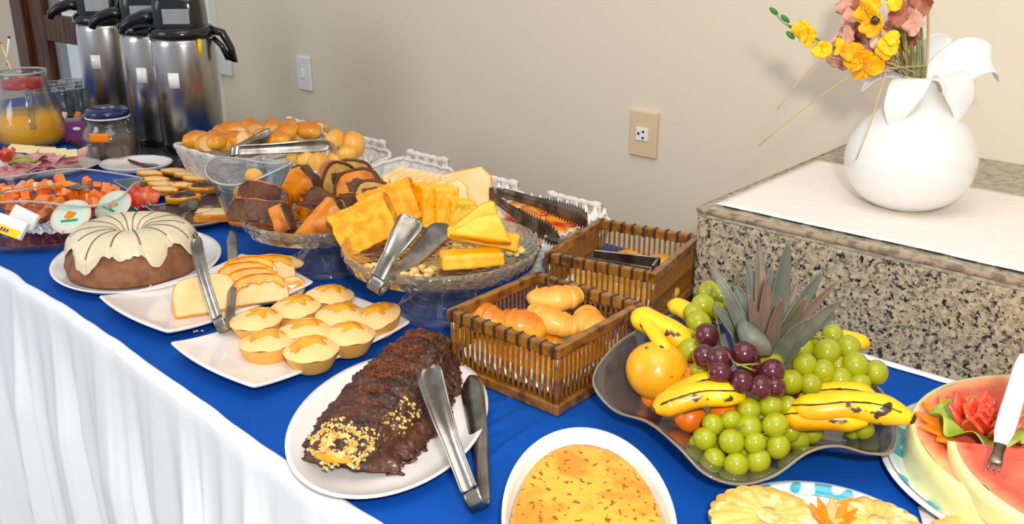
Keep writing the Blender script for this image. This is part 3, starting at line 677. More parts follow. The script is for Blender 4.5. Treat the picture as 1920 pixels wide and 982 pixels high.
# ---------------------------------------------------------------- tarts on rectangular plate B
rect_plate('white rectangular plate with curved ends carrying the nine small tarts', (-.982, .682), .184, .250, R(0), mt['plate'])
tp = thing('egg_glazed_tart', 'tart', 'tart', (0, 0, 0), group='small glazed tarts on the rectangular plate')
def tz(x, y): 
    r = min(1, hypot(x, y)/.033); return .019+.009*(1-r**2.6)+.0018*nz(x*60, y*60)
obj('pastry_cup', M().grid(lambda u, v: ((.0235+.0095*v**.8)*cos(u*2*pi), (.0235+.0095*v**.8)*sin(u*2*pi), .020*v), 40, 6, True).grid(lambda u, v: (.033*(1-v*.98)*cos(u*2*pi), .033*(1-v*.98)*sin(u*2*pi), tz(.033*(1-v)*cos(u*2*pi), .033*(1-v)*sin(u*2*pi))+.001), 40, 10, True), mt['dough'], tp, sub=1)
def glaze(seed):
    rnd = random.Random(seed); ox, oy = rnd.uniform(-.006, .006), rnd.uniform(.002, .012)
    def f(u, v):
        a = u*2*pi; r = .0165*v*(1+.75*nz(cos(a)*1.6+seed*7, sin(a)*1.6)+.25*nz(cos(a)*5, sin(a)*5, seed))
        x, y = ox+r*cos(a)*1.35, oy+r*sin(a)*.9
        k = hypot(x, y)
        if k > .0315: x *= .0315/k; y *= .0315/k
        return (x, y, tz(x, y)+.0020-.0012*v*v)
    return M().grid(f, 44, 8, True)
gmesh = [mesh('glaze', glaze(i), mt['egg']) for i in range(5)]
tl = [(483, 612, 'tart at the far left end of the back row'), (557, 588, 'tart second from the left in the back row'), (617, 566, 'tart at the very back of the plate, browned peak'), (501, 655, 'frontmost left tart with split pale top'), (573, 632, 'tart in the very middle of the nine'), (640, 603, 'tart behind and left of the rightmost one'), (585, 668, 'tart nearest the front edge, wide yellow glaze'), (653, 640, 'tart in the front row, third from the left'), (713, 604, 'rightmost tart tilted up against the plate end')]
for i, (px, py, lb) in enumerate(tl):
    t = put(tp, used, at(px, py, .020)-iz*.012+iz*(.0), (R(random.uniform(-4, 4)), R(random.uniform(-5, 5)), HD+i*.1), 'pale small '+lb)
    t.scale = (1.05, 1.05, 1.12)
    if i == 8: t.rotation_euler = (R(8), R(-14), HD)
    o = bpy.data.objects.new('glaze', gmesh[i % 5]); C.objects.link(o); o.parent = t; o.rotation_euler = (0, 0, (i*1.3) % 1-.5)

# ---------------------------------------------------------------- sliced roll on rectangular plate A
rect_plate('white rectangular plate with curved ends under the sliced glazed bread, left of the tarts', (-1.197, .692), .186, .240, R(0), mt['plate'])
def dshape(w_, h, n=14, sq=.55): return [(w_/2*(1 if cos(k/n*pi) > 0 else -1)*abs(cos(k/n*pi))**sq, h*sin(k/n*pi)**sq) for k in range(n+1)]
def slab(name, lab, cat, group, ol, t, face, side, bev=.002, extra=None):
    th = thing(name, lab, cat, group=group)
    obj('slice', M().prism(ol, t, 0, 1), [face, side], th, bevel=bev, disp=.004)
    return th
big = slab('bread_slice', 'x', 'bread', 'glazed bread slices', dshape(.092, .056), .030, mt['pale'], mt['crust2'], .004)
put(big, used, at(392, 590, .008), (R(-42), 0, HD+R(28)), 'big pale bread end slice lying cut face up, between the tong arms')
sl = slab('bread_slice', 'x', 'bread', 'glazed bread slices', dshape(.080, .042), .014, mt['pale'], mt['dough'], .003)
def drip(seed):
    def f(u, v):
        a = (u-.5)*pi*.75; x = .036*sin(a)*1.05
        z = .043*cos(a*.9)**.5-.002; ln = .010+.010*abs(nz(u*5, seed))+.006*nz(u*13, seed)
        return (x*(1-.04*v), -.0085-.001*sin(v*3), z-v*ln)
    return M().grid(f, 24, 6).grid(lambda u, v: (.036*sin((u-.5)*pi*.75)*1.05, -.009+v*.017, .043*cos((u-.5)*pi*.75*.9)**.5+.0006), 24, 2)
obj('egg_glaze', drip(1), mt['egg'], sl, solid=.0012, label='shiny yellow egg glaze')
for i, (px, py, z, rx, lb) in enumerate([(520, 552, .012, -38, 'frontmost of the glazed bread slices, yellow glaze dripping'), (505, 540, .020, -42, 'second glazed bread slice from the front of the stack'), (490, 528, .028, -45, 'middle glazed bread slice of the stack behind the tongs'), (500, 516, .030, -48, 'glazed bread slice fourth from the front'), (535, 510, .022, -55, 'rearmost glazed bread slice of the leaning stack')]):
    put(sl, used, at(px-30, py+18, z*.7+.006), (R(rx), 0, HD+R(16)), lb)
hl = thing('bread_slice', 'x', 'bread', group='glazed bread slices')
obj('slice', M().ball(.040, .014, .012, (0, 0, .012), 20, rough(.12, 2)), mt['pale'], hl)
put(hl, used, at(525, 505, .02), (0, 0, HD-R(14)), 'flat bread piece lying at the back of plate, near the glass stand foot')
br = thing('bread_roll_end', 'small round rolled bread end at the right tip of plate', 'bread', at(548, 540, .012), (R(70), 0, HD+R(14)), 'glazed bread slices')
obj('roll', M().lathe([(0, -.012), (.017, -.012), (.0195, -.008), (.0195, .008), (.017, .012), (0, .012)], 28, rf=lambda a, r, z: 1+.06*sin(a*3)), mt['dough'], br, sub=1)
obj('glaze', M().lathe([(0, .0135), (.010, .0135), (.013, .0125)], 20, rf=lambda a, r, z: 1+.3*sin(a*3)), mt['egg'], br)
m = M(); rnd = random.Random(4)
for i in range(14): m.box(.003, .002, .0015, at(*rnd.choice([(300, 590), (345, 600), (330, 570), (380, 625), (300, 540), (540, 720), (480, 715), (460, 700)]), .010)+Vector((rnd.uniform(-.02, .02), rnd.uniform(-.01, .01), 0)), (0, 0, rnd.random()*3))
o = tag(obj('bread_crumbs', m, mt['crumb'], smooth=False), 'scattered bread crumbs on the empty ends of the rectangular plates', 'crumbs'); o['kind'] = 'stuff'
tongs('steel tongs standing open over the sliced bread plate, hinge toward the viewer', at(419, 616, .024), at(368, 446, .115), at(432, 432, .080), .0075, .0095)

# ---------------------------------------------------------------- ring cake
oval_plate('cake_plate', 'white oval plate under the iced ring cake', (-1.407, .697), .150, .128, R(152), .018, mt['platew'], .84, 'plate')
rcx = Vector((-1.400, .688, .008))
rk = thing('ring_cake', 'brown ring cake with sliced cream icing dripping down its side', 'cake', rcx, R(20)); rk.scale = (1.03, 1.03, 1.06)
cut = [0.25+i*2*pi/14+.08*sin(i*5) for i in range(14)]
def gro(a):
    d = min(abs((a-c+pi) % (2*pi)-pi) for c in cut); return max(0, 1-d/.030)
body = [(.014, .005), (.013, .03), (.016, .048), (.028, .058), (.050, .061), (.070, .058), (.086, .047), (.094, .030), (.098, .012), (.096, .0), (.02, 0)]
bi = []
for i in range(len(body)-1):
    for k in range(4): bi.append((body[i][0]+(body[i+1][0]-body[i][0])*k/4, body[i][1]+(body[i+1][1]-body[i][1])*k/4))
bi.append(body[-1])
obj('sponge', M().lathe(bi, 96, rf=lambda a, r, z: 1+.014*nz(cos(a)*5, sin(a)*5, z*60)+.010*nz(cos(a)*14, sin(a)*14, z*160)), mt['brown_cake'], rk)
def prof_at(s):       # s along the top from the hole to the outer foot
    pts = [(.013, .030), (.015, .047), (.026, .060), (.050, .0635), (.070, .0605), (.0865, .049), (.0955, .032), (.0995, .014), (.100, .004)]
    n = len(pts)-1; q = min(n-1e-5, s*n); i = int(q); f = q-i
    p0, p1, p2, p3 = pts[max(i-1, 0)], pts[i], pts[i+1], pts[min(i+2, n)]
    return tuple(.5*((2*p1[j])+(-p0[j]+p2[j])*f+(2*p0[j]-5*p1[j]+4*p2[j]-p3[j])*f*f+(-p0[j]+3*p1[j]-3*p2[j]+p3[j])*f**3) for j in (0, 1))
def icf(u, v):
    a = u*2*pi; ln = .66+.16*(.5+.5*sin(a*7+1.3*sin(a*2)))**2.2+.13*nz(cos(a)*2.2, sin(a)*2.2, 4)+.05*nz(cos(a)*9, sin(a)*9, 1)
    r, z = prof_at(min(.97, v*ln)); e = .0028*(1-max(0, v-.9)*6)+.0004*nz(cos(a)*6, sin(a)*6, v*6)
    g_ = gro(a)*.0022*(1 if v > .03 else 0)
    return ((r+e*(v*1.3-.3)-g_*max(0, v-.5))*cos(a), (r+e*(v*1.3-.3)-g_*max(0, v-.5))*sin(a), z+e-g_)
obj('icing', M().grid(icf, 560, 40, True), mt['icing'], rk)
for c in cut:
    m = M().tube([tuple(Vector(icf((c % (2*pi))/(2*pi), .05+.8*k/14))+iz*.0022) for k in range(15)], .00075, 5)
    obj('cut_line', m, mt['crease'], rk)

# ---------------------------------------------------------------- glass cake stands
def stand(lab, c, fc, zr, r, rf_):
    t = thing('glass_cake_stand', lab, 'cake stand', (fc[0], fc[1], 0), group='glass cake stands')
    pr = [(0, .004), (.050, .004), (.066, .001), (.070, .001), (.071, .004), (.060, .010), (.044, .020), (.031, .034), (.023, .050), (.021, zr-.022), (.030, zr-.014), (0, zr-.010)]
    ft_ = obj('foot', M().lathe([(q*rf_/.07, z) for q, z in pr[3:]], 64), mt['footglass'], t)
    for z_, q in ((.012, .058), (.020, .046), (.028, .037)):
        obj('ring', M().tube([(q*rf_/.07*cos(k/40*2*pi), q*rf_/.07*sin(k/40*2*pi), z_) for k in range(41)], .0014, 6, caps=False), mt['glass'], ft_)
    d = (c[0]-fc[0], c[1]-fc[1], 0)
    pr = [(0, zr-.012), (.5*r, zr-.012), (.86*r, zr-.012), (.95*r, zr-.010), (r, zr+.008), (r-.002, zr+.013), (r-.006, zr+.013), (r-.011, zr-.002), (.85*r, zr-.006), (.5*r, zr-.006), (0, zr-.006)]
    obj('dish', M().lathe(pr, 96, d), mt['crystal'], t, label='pressed-glass dish with raised rim')
    return t
sR = Vector((-.925, .900, 0)); sL = Vector((-1.190, .905, 0))
stand('glass cake stand carrying the yellow corn cake, nearest the cane baskets', sR, sR, .088, .140, .072)
stand('glass cake stand carrying the chocolate marble cake slices', sL, sL, .082, .132, .070)
def chunk(lab, px, py, z, sx, sy, sz, rot, faces, name='corn_cake_piece', cat='cake', group='corn cake pieces', seed=0, top=1.):
    t = thing(name, lab, cat, at(px, py, z), rot, group)
    m = M()
    def bf(ax):
        pass
    n = 12
    def P3(x, y, zz):
        k = 1+.05*nz(x*3+seed, y*3, zz*3)
        tp_ = 1-(1-top)*(zz+1)/2
        return (x*sx/2*k*tp_, y*sy/2*k, (zz+1)*sz/2*(1+.04*nz(x*2, y*2, seed)))
    for i, fn in enumerate((lambda u, v: P3(2*u-1, -1, 2*v-1), lambda u, v: P3(1-2*u, 1, 2*v-1), lambda u, v: P3(2*u-1, 2*v-1, 1), lambda u, v: P3(1-2*u, 2*v-1, -1), lambda u, v: P3(1, 2*u-1, 2*v-1), lambda u, v: P3(-1, 1-2*u, 2*v-1))):
        m.grid(fn, n, n, mi=faces[i])
    me = mesh('slab', m, [mt['corn'], mt['corncrust'], mt['pudding'], mt['puddingtop'], mt['amber'], mt['choc'], mt['marble']])
    import bmesh
    bm = bmesh.new(); bm.from_mesh(me); bmesh.ops.remove_doubles(bm, verts=bm.verts, dist=.0004); bmesh.ops.recalc_face_normals(bm, faces=bm.faces); bm.to_mesh(me); bm.free()
    obj('slab', me, None, t, bevel=.003, disp=.005, dsc=.012)
    t.children[0].modifiers['fine'].levels = t.children[0].modifiers['fine'].render_levels = 2
    return t
zt = .084
cR = lambda d: (0, 0, HD+R(d))
chunk('tall corn cake chunk with open crumb at the left of the stand', 705, 462, zt, .088, .036, .066, (R(-24), R(-26), HD+R(4)), (0, 0, 1, 1, 1, 1), seed=1)
chunk('corn cake slice leaning behind the tall chunk, pale smooth face', 745, 425, zt+.002, .085, .024, .064, (R(-20), R(-20), HD+R(2)), (0, 0, 1, 1, 1, 1), seed=2)
chunk('corn cake slice behind the left tong arm', 795, 420, zt, .034, .04, .062, (0, R(8), HD+R(40)), (3, 2, 2, 2, 2, 2), seed=3)
chunk('corn cake slice rising in the middle of the stand', 828, 420, zt, .036, .036, .060, (0, R(4), HD+R(32)), (3, 2, 3, 2, 2, 2), seed=4)
chunk('small corn cake slice behind the tongs, right of middle', 858, 424, zt, .040, .03, .042, (0, R(10), HD+R(25)), (3, 2, 3, 2, 2, 2), seed=5)
def pw(lab, px, py, z, ol, t, rot, seed=0):
    th = thing('corn_pudding_wedge', lab, 'cake', at(px, py, z), rot, 'corn pudding wedges')
    obj('wedge', M().prism(ol, t, 0, 1), [mt['puddingtop'], mt['pudding']], th, bevel=.005, disp=.004)
pw('yellow pudding wedge lying lowest at the front right of the stand', 882, 498, zt+.001, [(-.042, 0), (.046, 0), (.044, .020), (-.040, .022)], .036, (R(-4), 0, HD+R(14)))
pw('long yellow pudding wedge lying across the others on the right', 905, 462, zt+.012, [(-.050, .004), (.050, 0), (.050, .026), (.0, .024), (-.052, .022)], .030, (R(-14), R(8), HD-R(4)))
pw('yellow pudding wedge leaning like a tent, shiny front', 905, 448, zt+.034, [(-.048, 0), (.042, -.004), (.018, .036), (-.010, .030)], .022, (R(-30), R(6), HD+R(0)))
pw('topmost yellow pudding wedge pointing up at the back', 892, 428, zt+.036, [(-.036, 0), (.040, 0), (.024, .040), (.010, .036)], .020, (R(-14), R(2), HD+R(6)))
m = M(); rnd = random.Random(9)
for i in range(70):
    px, py = rnd.choice([(790, 500), (770, 505), (800, 510), (850, 480), (740, 495), (870, 470), (965, 470), (700, 505), (865, 478), (875, 470)])
    s = rnd.uniform(.003, .008); m.ball(s, s*.8, s*.6, at(px+rnd.uniform(-18, 18), py+rnd.uniform(-10, 10), zt+s*.4+rnd.random()*.004), 7, rough(.5, 3, i))
o = tag(obj('corn_cake_crumbs', m, mt['crumb']), 'yellow cake crumbs scattered on the glass stand under the tongs', 'crumbs'); o['kind'] = 'stuff'
tongs('steel tongs lying over the yellow corn cake, hinge hanging over the stand rim', at(702, 542, .085), at(778, 408, .170), at(838, 420, .125), .010, .020)

# marble cake
def marble(lab, px, py, z, rot, w_=.066, h=.058, t=.026, face='marble', sw=True, side='amber', seed=0):
    th = thing('marble_cake_slice', lab, 'cake', at(px, py, z), rot, 'chocolate marble cake slices')
    obj('slice', M().prism(dshape(w_, h, 16, .6), t, 0, 1), [mt[face], mt[side]], th, bevel=.004, disp=.004, dsc=.02)
    if sw:
        def f(u, v, sg=-1):
            a = u*2*pi; r = .013*v*(1+.45*nz(cos(a)*1.5+seed*3, sin(a)*1.5)); return (-.004+r*cos(a)*1.2, -t/2-.0012*(1-v*v)-.0002, h*.52+r*sin(a))
        obj('chocolate_swirl', M().grid(f, 24, 4, True), mt['choc'], th)
        m = M().tube([(w_/2*.93*cos(k/14*pi)*abs(cos(k/14*pi))**-.4 if abs(cos(k/14*pi)) > .01 else 0, -t/2, h*.96*sin(k/14*pi)**.6) for k in range(15)], .0026, 6)
        obj('dark_crust_edge', m, mt['choc'], th)
    return th
def tent(lab, px, py, z, rot, ol, t, a='choc', b_='amber'):
    th = thing('marble_cake_slice', lab, 'cake', at(px, py, z), rot, 'chocolate marble cake slices')
    obj('slice', M().prism(ol, t, 0, 1), [mt[a], mt[b_]], th, bevel=.005, disp=.007, dsc=.02)
    return th
zl = .078
tri = [(-.036, 0), (.036, 0), (.006, .052), (-.006, .052)]
tent('broad dark chocolate slice lying at the front left of the stand', 487, 424, zl, (R(-30), R(4), HD+R(3)), [(-.048, 0), (.046, 0), (.044, .030), (.03, .040), (-.040, .042), (-.048, .03)], .026, 'choc', 'amber')
tent('broad dark chocolate slice behind the front left one', 492, 392, zl+.012, (R(-30), R(6), HD+R(-8)), [(-.040, 0), (.046, 0), (.040, .030), (.02, .042), (-.030, .042), (-.042, .03)], .030, 'choc', 'amber')
tent('small dark chocolate piece at the far left rim of the stand', 468, 404, zl, (R(-10), R(-10), HD+R(30)), [(-.02, 0), (.02, 0), (.018, .034), (-.018, .036)], .02, 'choc', 'amber')
tent('glossy orange-brown wedge lying at the front middle of the stand', 540, 440, zl, (R(-20), R(-34), HD+R(-20)), [(-.016, 0), (.018, 0), (.016, .048), (-.012, .05)], .022, 'amber', 'choc')
tent('dark chocolate slice in the middle between two orange wedges', 600, 415, zl+.002, (R(-18), R(12), HD+R(-25)), [(-.036, 0), (.034, 0), (.030, .044), (-.026, .05)], .03, 'choc', 'choc')
tent('orange triangular cake wedge at the front right of the stand', 612, 440, zl, (R(-14), R(2), HD+R(8)), [(-.050, 0), (.040, 0), (.036, .012), (.010, .056), (.002, .056)], .030, 'amber', 'marble')
tent('upright pointed cake wedge at the back left of the pile', 570, 380, zl+.012, (R(-8), R(-6), HD+R(-14)), [(-.034, 0), (.038, 0), (.026, .040), (.006, .062), (-.012, .058), (-.030, .030)], .034, 'amber', 'choc')
marble('upright marble slice at the back middle showing a pale face', 622, 366, zl+.012, (R(-10), R(22), HD+R(30)), .062, .058, .030, seed=2)
marble('marble slice with dark crust top at the rear right', 660, 356, zl+.012, (R(-16), R(8), HD+R(10)), .070, .052, .026, seed=3)
marble('arched orange marble slice behind the swirled face', 678, 382, zl+.010, (R(-30), R(-12), HD+R(2)), .080, .056, .030, 'amber', True, 'choc', seed=4)
marble('marble slice showing a cream face with one dark swirl, front right', 697, 398, zl+.014, (R(-34), R(6), HD+R(4)), .064, .050, .024, seed=5)
marble('small rolled marble slice at the right rim of the stand', 664, 418, zl+.002, (R(-6), R(-18), HD+R(-42)), .042, .044, .040, side='choc', seed=6)
for i, (dx, dy) in enumerate(((0, 0), (-.05, .03), (.05, .03), (0, .06))):
    t = tent('marble cake slice buried %s under the pile' % ['in the middle', 'at the left', 'at the right', 'at the back'][i], 0+600, 400, zl, (R(90), 0, i), [(-.03, 0), (.03, 0), (.028, .04), (-.028, .04)], .028, 'choc', 'amber')
    t.location = (sL.x+dx*.8, sL.y+dy*.6, zl+.016+T)
# glass bowl with cheese breads behind
gc = at(468, 318, .105)
gb = thing('tall_glass_bowl', 'clear glass bowl with wavy rim behind the chocolate cake stand', 'bowl', (gc.x, gc.y, 0))
pr = [(0, .003), (.030, .003), (.034, .006), (.050, .045), (.062, .085), (.072, .108), (.074, .109), (.075, .107), (.066, .085), (.054, .045), (.038, .002), (0, 0)]
obj('bowl', M().lathe(pr, 64, rf=lambda a, r, z: (r*(1+.04*sin(a*3)), z*(1+.10*sin(a*2+.6)*(z/.11)))), mt['glass'], gb)
obj('rim_highlight', M().tube([((.074*(1+.04*sin(a*3)))*cos(a), (.074*(1+.04*sin(a*3)))*sin(a), .1085*(1+.10*sin(a*2+.6))) for a in [k/60*2*pi for k in range(61)]], .0022, 6, caps=False), mt['glass_highlight'], gb)  # added tube carrying the painted rim highlight
cb = thing('cheese_bread', 'x', 'bread', group='cheese breads in the tall glass bowl')
obj('crust', M().ball(.017, .017, .015, n=16, nf=rough(.12, 2)), mt['dough'], cb)
for i, (dx, dy, z, lb) in enumerate([(-.02, .0, .03, 'left'), (.02, -.01, .03, 'right'), (0, .02, .035, 'rear'), (-.008, .004, .058, 'middle'), (.012, .0, .094, 'topmost, round'), (-.024, -.004, .06, 'outer left'), (.024, .012, .055, 'outer right')]):
    put(cb, used, (gc.x+dx, gc.y+dy, z), (i, i*.7, 0), 'pale cheese bread ball in the tall glass bowl, %s' % lb)

# ---------------------------------------------------------------- cane baskets
def basket(lab, c, w_, l_, h, rz):
    t = thing('cane_basket', lab, 'basket', (c[0], c[1], .001), rz, 'varnished cane bread baskets')
    def ring(z0, z1, th, nm):
        for sx, sy, ax in ((1, 0, 'y'), (-1, 0, 'y'), (0, 1, 'x'), (0, -1, 'x')):
            if ax == 'y': m = M().box(th, l_, z1-z0, (sx*(w_/2-th/2), 0, (z0+z1)/2))
            else: m = M().box(w_-2*th, th, z1-z0, (0, sy*(l_/2-th/2), (z0+z1)/2))
            obj(nm, m, mt['cane'], t, smooth=False, bevel=.0018)
    ring(0, .013, .008, 'bottom_rail'); ring(h-.014, h, .010, 'top_rail')
    for sx in (-1, 1):
        for sy in (-1, 1): obj('corner_post', M().tube([(0, 0, .002), (0, 0, h-.002)], .0038, 8), mt['cane'], t, loc=(sx*(w_/2-.006), sy*(l_/2-.006), 0))
    st = mesh('slat', M().box(.0026, .0022, h-.024), mt['cane'], False)
    st.name = 'slat'
    for side in range(4):
        ln = (w_ if side < 2 else l_)-.02; n = int(ln/.0078)
        for i in range(n):
            q = -ln/2+ln*(i+.5)/n
            x, y = ((q, (l_/2-.005)*(1 if side else -1)) if side < 2 else ((w_/2-.005)*(1 if side == 2 else -1), q))
            o = bpy.data.objects.new('slat', st); C.objects.link(o); o.parent = t; o.location = (x, y, h/2); o.rotation_euler = (0, 0, 0 if side < 2 else pi/2)
    wr = mesh('wrap', M().box(.0035, .0118, .0152), mt['banend'], False); n = int(w_/.009)
    for sy in (-1, 1):
        for i in range(n):
            if i % 2: continue
            o = bpy.data.objects.new('binding', wr); C.objects.link(o); o.parent = t; o.location = (-w_/2+.008+(w_-.016)*i/(n-1), sy*(l_/2-.005), h-.007)
    obj('base', M().box(w_-.016, l_-.016, .004, (0, 0, .004)), mt['cane'], t, smooth=False)
    return t
bN = Vector((-.692, .848, 0)); bF = Vector((-.753, 1.100, 0)); hb = .085
basket('varnished cane basket of rolls in front, nearest the chocolate log', bN, .172, .172, hb, R(1))
basket('varnished cane basket at the back against the granite, holding a metal tong', bF, .168, .182, hb, R(12))
def doily(lab, c, s, rz, z=.009):
    def f(u, v):
        x = (u-.5)*s; y = (v-.5)*s; e = max(abs(u-.5), abs(v-.5))*2
        return (x, y, (.022*max(0, e-.8)*5*(1+.5*sin(u*60)*cos(v*50)))+.0012*nz(x*90, y*90))
    tag(obj('paper_doily', M().grid(f, 50, 50), mt['paper'], loc=(c[0], c[1], z), rot=(0, 0, rz), solid=.0006), lab, 'doily', 'paper doilies')
doily('white lace paper doily lining the nearer cane basket', bN, .15, R(1)); doily('white lace paper doily lining the cane basket by the granite', bF, .148, R(12))
def croissant(name, L_, rr, bend, nseg=5, mm=None, lab='x', group=None):
    t = thing(name, lab, 'bread', group=group)
    n = 50; pts = []; rad = []
    for i in range(n+1):
        s = i/n*2-1; a = s*bend
        pts.append((L_/2*sin(a)/max(.01, sin(bend)) if bend > .01 else s*L_/2, -(cos(a)-1)*L_/2/max(.2, sin(bend)), rr*.9))
        saw = ((abs(s)*nseg/1.0) % 1.0)
        rad.append(rr*(sqrt(max(.04, 1-abs(s)**2.2)))*(1.06-.14*saw))
    obj('crust', M().tube(pts, rad, 18, flat=.88), mm or mt['crust'], t, sub=1)
    return t
gB = 'bread rolls in the near cane basket'
ca = croissant('crescent_roll', .070, .019, .9, 3, mt['bread'], group=gB)
cb_ = croissant('crescent_roll', .066, .022, .3, 3, mt['crust2'], group=gB)
for px, py, z, rot, lb, pz in [(1045, 560, .074, (0, 0, HD+.2), 'pale knotted roll lying topmost at the back of the near basket', ca), (1030, 600, .058, (0, R(10), HD-.5), 'crescent roll in the centre of the near basket, curved end forward', ca), (1105, 605, .058, (0, 0, HD-1.3), 'crescent roll at the right corner inside the near basket', ca),
        (975, 612, .052, (0, R(6), HD-.3), 'shiny dark golden roll at the front of the near basket', cb_), (905, 598, .056, (0, 0, HD-.7), 'golden roll at the left corner of the near basket', cb_), (900, 640, .022, (0, 0, HD-.5), 'lower roll seen through the left slats of the near basket', ca), (980, 680, .022, (0, 0, HD-.35), 'lower roll seen through the middle slats of the near basket', cb_), (1035, 700, .020, (0, 0, HD-.3), 'lower roll near the front corner of the near basket', ca), (1100, 670, .022, (0, 0, HD+.9), 'lower roll seen through the right slats of the near basket', cb_), (1010, 640, .024, (0, 0, .4), 'hidden lower roll in the middle of the near basket', cb_)]:
    p = at(px, py, z); put(pz, used, p-iz*.017, rot, lb)
gF = 'bread rolls in the far cane basket'
cf = croissant('bread_roll', .075, .022, .15, 1, mt['bread'], group=gF)
for px, py, z, rz, lb in [(1090, 530, .022, -.1, 'left'), (1160, 545, .022, .1, 'middle'), (1225, 560, .022, .0, 'right front'), (1180, 505, .024, .3, 'rear middle'), (1232, 515, .03, .5, 'rear right, showing beside the metal tong')]:
    put(cf, used, at(px, py-12, z)-iz*.018, (0, 0, HD+rz), 'soft golden roll in the basket by the granite, %s' % lb)
# folded metal box tong in the far basket
b0 = at(1105, 488, .068); b1 = at(1228, 505, .068)
t = thing('flat_steel_tongs', 'flat dark steel tongs lying inside the basket by the granite', 'tongs', b0)
d_ = (b1-b0); ang = math.atan2(d_.y, d_.x)
for k, zz in ((-1, 0), (1, .006)):
    obj('arm', M().box(d_.length, .004, .016, (d_.x/2, d_.y/2+k*.012, zz), (0, 0, ang+k*.06)), mt['dsteel'] if k < 0 else mt['steel'], t, smooth=False, bevel=.001)
obj('end_bend', M().box(.004, .028, .018, (d_.x, d_.y, .003), (0, 0, ang)), mt['steel'], t, smooth=False, bevel=.001)

# ---------------------------------------------------------------- fruit bowl
def G(u, v): return (1090+u/1.9646, 430+v/1.9646)
fb = at(1400, 765, .02)
bc = Vector((fb.x, fb.y+.01, 0))
bw = thing('wavy_fruit_bowl', 'smoky glass bowl with a wavy flared rim full of fruit', 'bowl', bc, HD)
rimp = [(1112, 715, .050), (1150, 768, .034), (1215, 792, .042), (1272, 838, .046), (1322, 888, .034), (1385, 908, .026), (1450, 892, .030), (1515, 848, .050), (1570, 836, .052), (1630, 850, .040), (1672, 846, .034), (1682, 806, .040), (1668, 752, .048), (1600, 690, .060), (1500, 640, .062), (1380, 610, .062), (1270, 590, .074), (1190, 622, .072), (1140, 662, .062)]
rimw_ = [at(*q) for q in rimp]
def rimc(u):
    n = len(rimw_); q = (u % 1)*n; i = int(q) % n; f = q-int(q); p0, p1, p2, p3 = [rimw_[(i+k-1) % n] for k in range(4)]
    return .5*((2*p1)+(-p0+p2)*f+(2*p0-5*p1+4*p2-p3)*f*f+(-p0+3*p1-3*p2+p3)*f**3)
def bowl(u, v):
    e = rimc(u); d = Vector((e.x-bc.x, e.y-bc.y, 0)); b0 = bc+d.normalized()*.055*min(1, v*2.5)
    k = max(0, (v-.4)/.6); p = b0.lerp(Vector((e.x, e.y, 0)), k)
    p.z = .005+(e.z-.005)*(k**1.35)
    return p-bc
bw.rotation_euler = (0, 0, 0)
obj('bowl', M().grid(bowl, 152, 24, True), mt['smoke'], bw, solid=.004, sub=1)
obj('rim_highlight', M().tube([rimc(i/120)-bc for i in range(121)], .0015, 6, caps=False), mt['smoke_highlight'], bw)  # added tube, the rim's gleam is painted in its colour
def grape_bunch(lab, items, mm, r, cat='grapes', stems=None):
    c0 = at(*G(items[0][0], items[0][1]), items[0][3]); t = thing('grape_bunch', lab, cat, (c0.x, c0.y, c0.z))
    me = mesh('grape', M().ball(1, 1, 1.08, n=24), mt[mm]); 
    for u, v, ru, z in items:
        p = at(*G(u, v), z); dpt = (p-Vector((0, 0, HC))).length; rr = ru/1.9646/F*dpt
        o = bpy.data.objects.new('grape', me); C.objects.link(o); o.parent = t; o.location = p-c0; o.scale = (rr,)*3
        o.rotation_euler = (random.uniform(-1, 1), random.uniform(-1, 1), 0)
    for st in (stems or []):
        obj('stem', M().tube([at(*G(u, v), z)-c0 for u, v, z in st], .0011, 6), mt['stem'], t)
    return t
front = [(489, 845, 41, .026), (570, 868, 44, .026), (651, 852, 43, .028), (454, 772, 43, .038), (554, 782, 45, .044), (639, 787, 39, .044), (724, 799, 43, .038), (485, 718, 39, .050), (550, 702, 36, .054), (618, 730, 46, .050), (714, 722, 45, .056), (617, 664, 43, .060), (695, 650, 42, .064), (757, 653, 40, .060), (520, 800, 38, .026), (600, 815, 38, .028), (690, 770, 36, .036), (430, 790, 34, .030), (660, 700, 36, .046), (800, 770, 40, .026), (850, 745, 40, .030), (770, 745, 36, .036), (1040, 735, 36, .034), (1000, 740, 30, .03)]
grape_bunch('green grape bunch spilling over the front lip of the bowl', front, 'grape', .011, stems=[[(520, 740, .05), (560, 740, .055), (640, 700, .06), (700, 690, .06)], [(640, 760, .05), (690, 750, .05), (700, 700, .06)]])
right = [(810, 440, 46, .085), (822, 500, 45, .082), (770, 562, 46, .072), (891, 523, 41, .078), (905, 452, 47, .088), (925, 388, 37, .096), (984, 436, 43, .088), (1010, 500, 45, .082), (1085, 527, 42, .074), (953, 552, 42, .070), (1025, 570, 37, .068), (845, 572, 40, .068), (945, 505, 37, .074), (900, 575, 36, .062), (870, 410, 30, .085), (1060, 545, 36, .062)]
grape_bunch('green grape bunch behind the split bananas, at the right of the crown', right, 'grape', .011, stems=[[(850, 380, .10), (880, 400, .10), (900, 420, .095)], [(820, 400, .10), (870, 395, .10), (930, 400, .10)]])
left = [(470, 230, 40, .105), (512, 245, 40, .104), (450, 282, 44, .100), (490, 300, 36, .094), (415, 312, 38, .095), (432, 345, 46, .090), (400, 445, 46, .078), (440, 520, 38, .068), (695, 490, 50, .082), (540, 280, 36, .095), (390, 400, 36, .08)]
grape_bunch('green grape bunch at the left of the pineapple crown', left, 'grape', .011, stems=[[(490, 280, .11), (500, 340, .105), (520, 430, .10)]])
